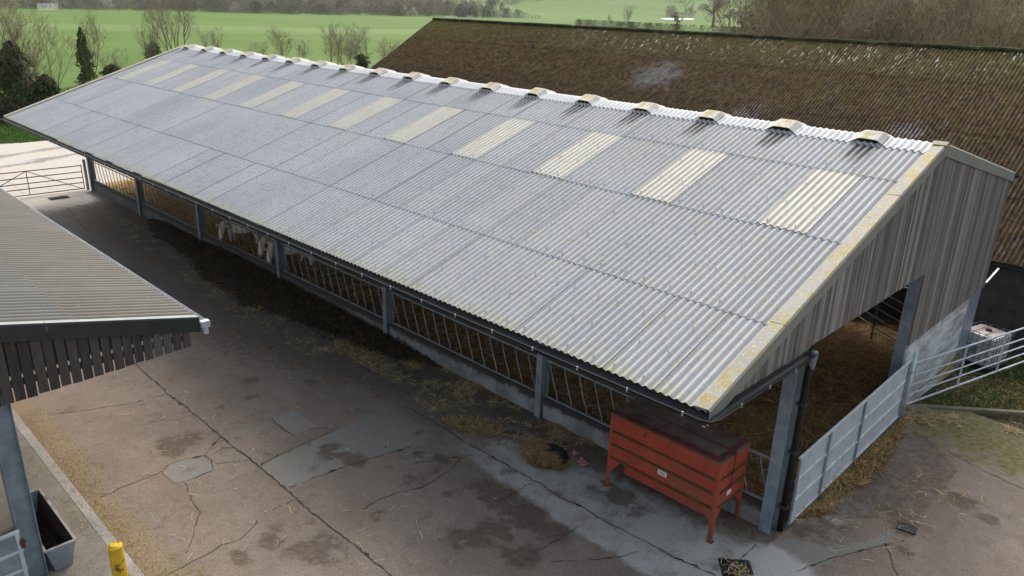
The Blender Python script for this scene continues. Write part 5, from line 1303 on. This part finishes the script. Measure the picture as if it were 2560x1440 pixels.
# wood and hedges on the rising ground
n_ = 900; xs_ = r.uniform(-1500, -150, n_); ys_ = r.uniform(250, 1700, n_); d_ = np.hypot(xs_, ys_); C = np.c_[xs_, ys_, ground_z(xs_, ys_)]
au = np.degrees(np.arctan2(-xs_, ys_))          # bearing left of +Y
hedge_rows = []
for (p_, q_, k_) in [((-640, 420), (-900, 1500), 90), ((-420, 760), (-60, 900), 60), ((-430, 1010), (100, 1100), 70), ((-560, 900), (-250, 1500), 60), ((-700, 600), (-1500, 700), 60), ((-330, 560), (-140, 640), 40), ((-260, 700), (300, 640), 70), ((-1000, 300), (-1600, 250), 60)]:
    t_ = r.uniform(0, 1, k_); hedge_rows.append(np.c_[p_[0]+(q_[0]-p_[0])*t_+r.normal(0, 6, k_), p_[1]+(q_[1]-p_[1])*t_+r.normal(0, 6, k_)])
hr = np.concatenate(hedge_rows); wood = np.c_[xs_, ys_][(au < 34) & (d_ > 620) & (d_ < 1500) & (fbm(xs_, ys_, .004, 2, 9) > .42)]
allp = np.concatenate([hr, wood]); C = np.c_[allp, ground_z(allp[:, 0], allp[:, 1])]
clumps('hill_wood', C, r.uniform(5, 11, len(C)), r.uniform(6, 13, len(C)), 150, M['wood_mass'], 63, .3+.5*r.random(len(C)), s=(.4, 1.))
# hedge in front of the oak field
B0, B1 = gp(1440, 66, -.1), gp(1900, 92, -.1); t_ = r.uniform(0, 1, 150); C = np.c_[B0[0]+(B1[0]-B0[0])*t_, B0[1]+(B1[1]-B0[1])*t_, np.full(150, -.1)]
o = clumps('field_hedge', C, np.full(150, 2.0), np.full(150, 3.2), 200, M['hedge'], 64, .25+.4*r.random(150), s=(.15, .4))
# scrub at the foot of the field-edge trees, left
t_ = r.uniform(0, 1, 60); a_, b_ = gp(-60, 318, -.1), gp(150, 296, -.1); C = np.c_[a_[0]+(b_[0]-a_[0])*t_+r.normal(0, 1.2, 60), a_[1]+(b_[1]-a_[1])*t_+r.normal(0, 1., 60), np.full(60, -.1)]
clumps('bank_scrub', C, np.full(60, 1.2), r.uniform(.8, 2., 60), 160, M['hedge'], 65, .1+.4*r.random(60), s=(.15, .5))
# pond
mb = MB(); pc = Vector(gp(1695, 49, -.1)); n2 = 40; pz = float(ground_z(np.array(pc.x), np.array(pc.y)))+.35
va = Vector(gp(1740, 50, -.1))-Vector(gp(1655, 49, -.1)); vb = Vector(gp(1695, 47.2, -.1))-Vector(gp(1695, 50.8, -.1))
for k in range(n2):
    a = 2*math.pi*k/n2; q = pc+va*.5*math.cos(a)*(1+.1*math.sin(3*a))+vb*.5*math.sin(a); mb.v.append((q.x, q.y, pz))
mb.f.append(tuple(range(n2))); mb.c.append(.5); struct(mb.build('pond', M['water']))
# field gate in the far hedge and small rails by the far wood
def field_gate(u0, v0, u1, v1, h_, label, mat, nbar=5):
    p_ = pix(u0, v0, 2, -.1); q_ = pix(u1, v1, 2, -.1); t = thing('field_gate', label, 'gate', (p_.x, p_.y, -.1))
    mb = MB()
    for k in range(nbar): z = .15+h_*k/(nbar-1); mb.tube([(p_.x, p_.y, z), (q_.x, q_.y, z)], .07, 5)
    mb.build('rails', mat, t); mb = MB()
    for s_ in (0, .5, 1.): w_ = p_.lerp(q_, s_); mb.box(w_.x-.1, w_.x+.1, w_.y-.1, w_.y+.1, -.1, h_+.3)
    mb.build('posts', mat, t)
field_gate(95, 26, 146, 25, 2.6, 'pale steel pen gates in the far hedge at the top left', M['galv_light'], 6)
field_gate(1110, 49, 1142, 49, 1.6, 'short pale gate before the far wood, left of a second gate', M['galv_light'])
field_gate(1166, 50, 1182, 50, 2.0, 'small white gate before the far wood nearest its open end', M['galv_light'])
field_gate(1330, 47, 1348, 47, 1.8, 'dark timber rails at the right end of the far wood', M['dark_steel'], 3)

# haze over the fields: one even volume holding the whole place
mb = MB(); mb.box(-2590, 890, -590, 2590, -6, 110); o = mb.build('haze', M['straw'])
hm = bpy.data.materials.new('haze'); hm.use_nodes = True; ht = hm.node_tree; ht.nodes.clear()
ho = ht.nodes.new('ShaderNodeOutputMaterial'); hv = ht.nodes.new('ShaderNodeVolumePrincipled'); hv.inputs['Color'].default_value = (.92, .94, 1, 1); hv.inputs['Density'].default_value = .00008
ht.links.new(hv.outputs[0], ho.inputs['Volume']); o.data.materials.clear(); o.data.materials.append(hm); o['kind'] = 'stuff'
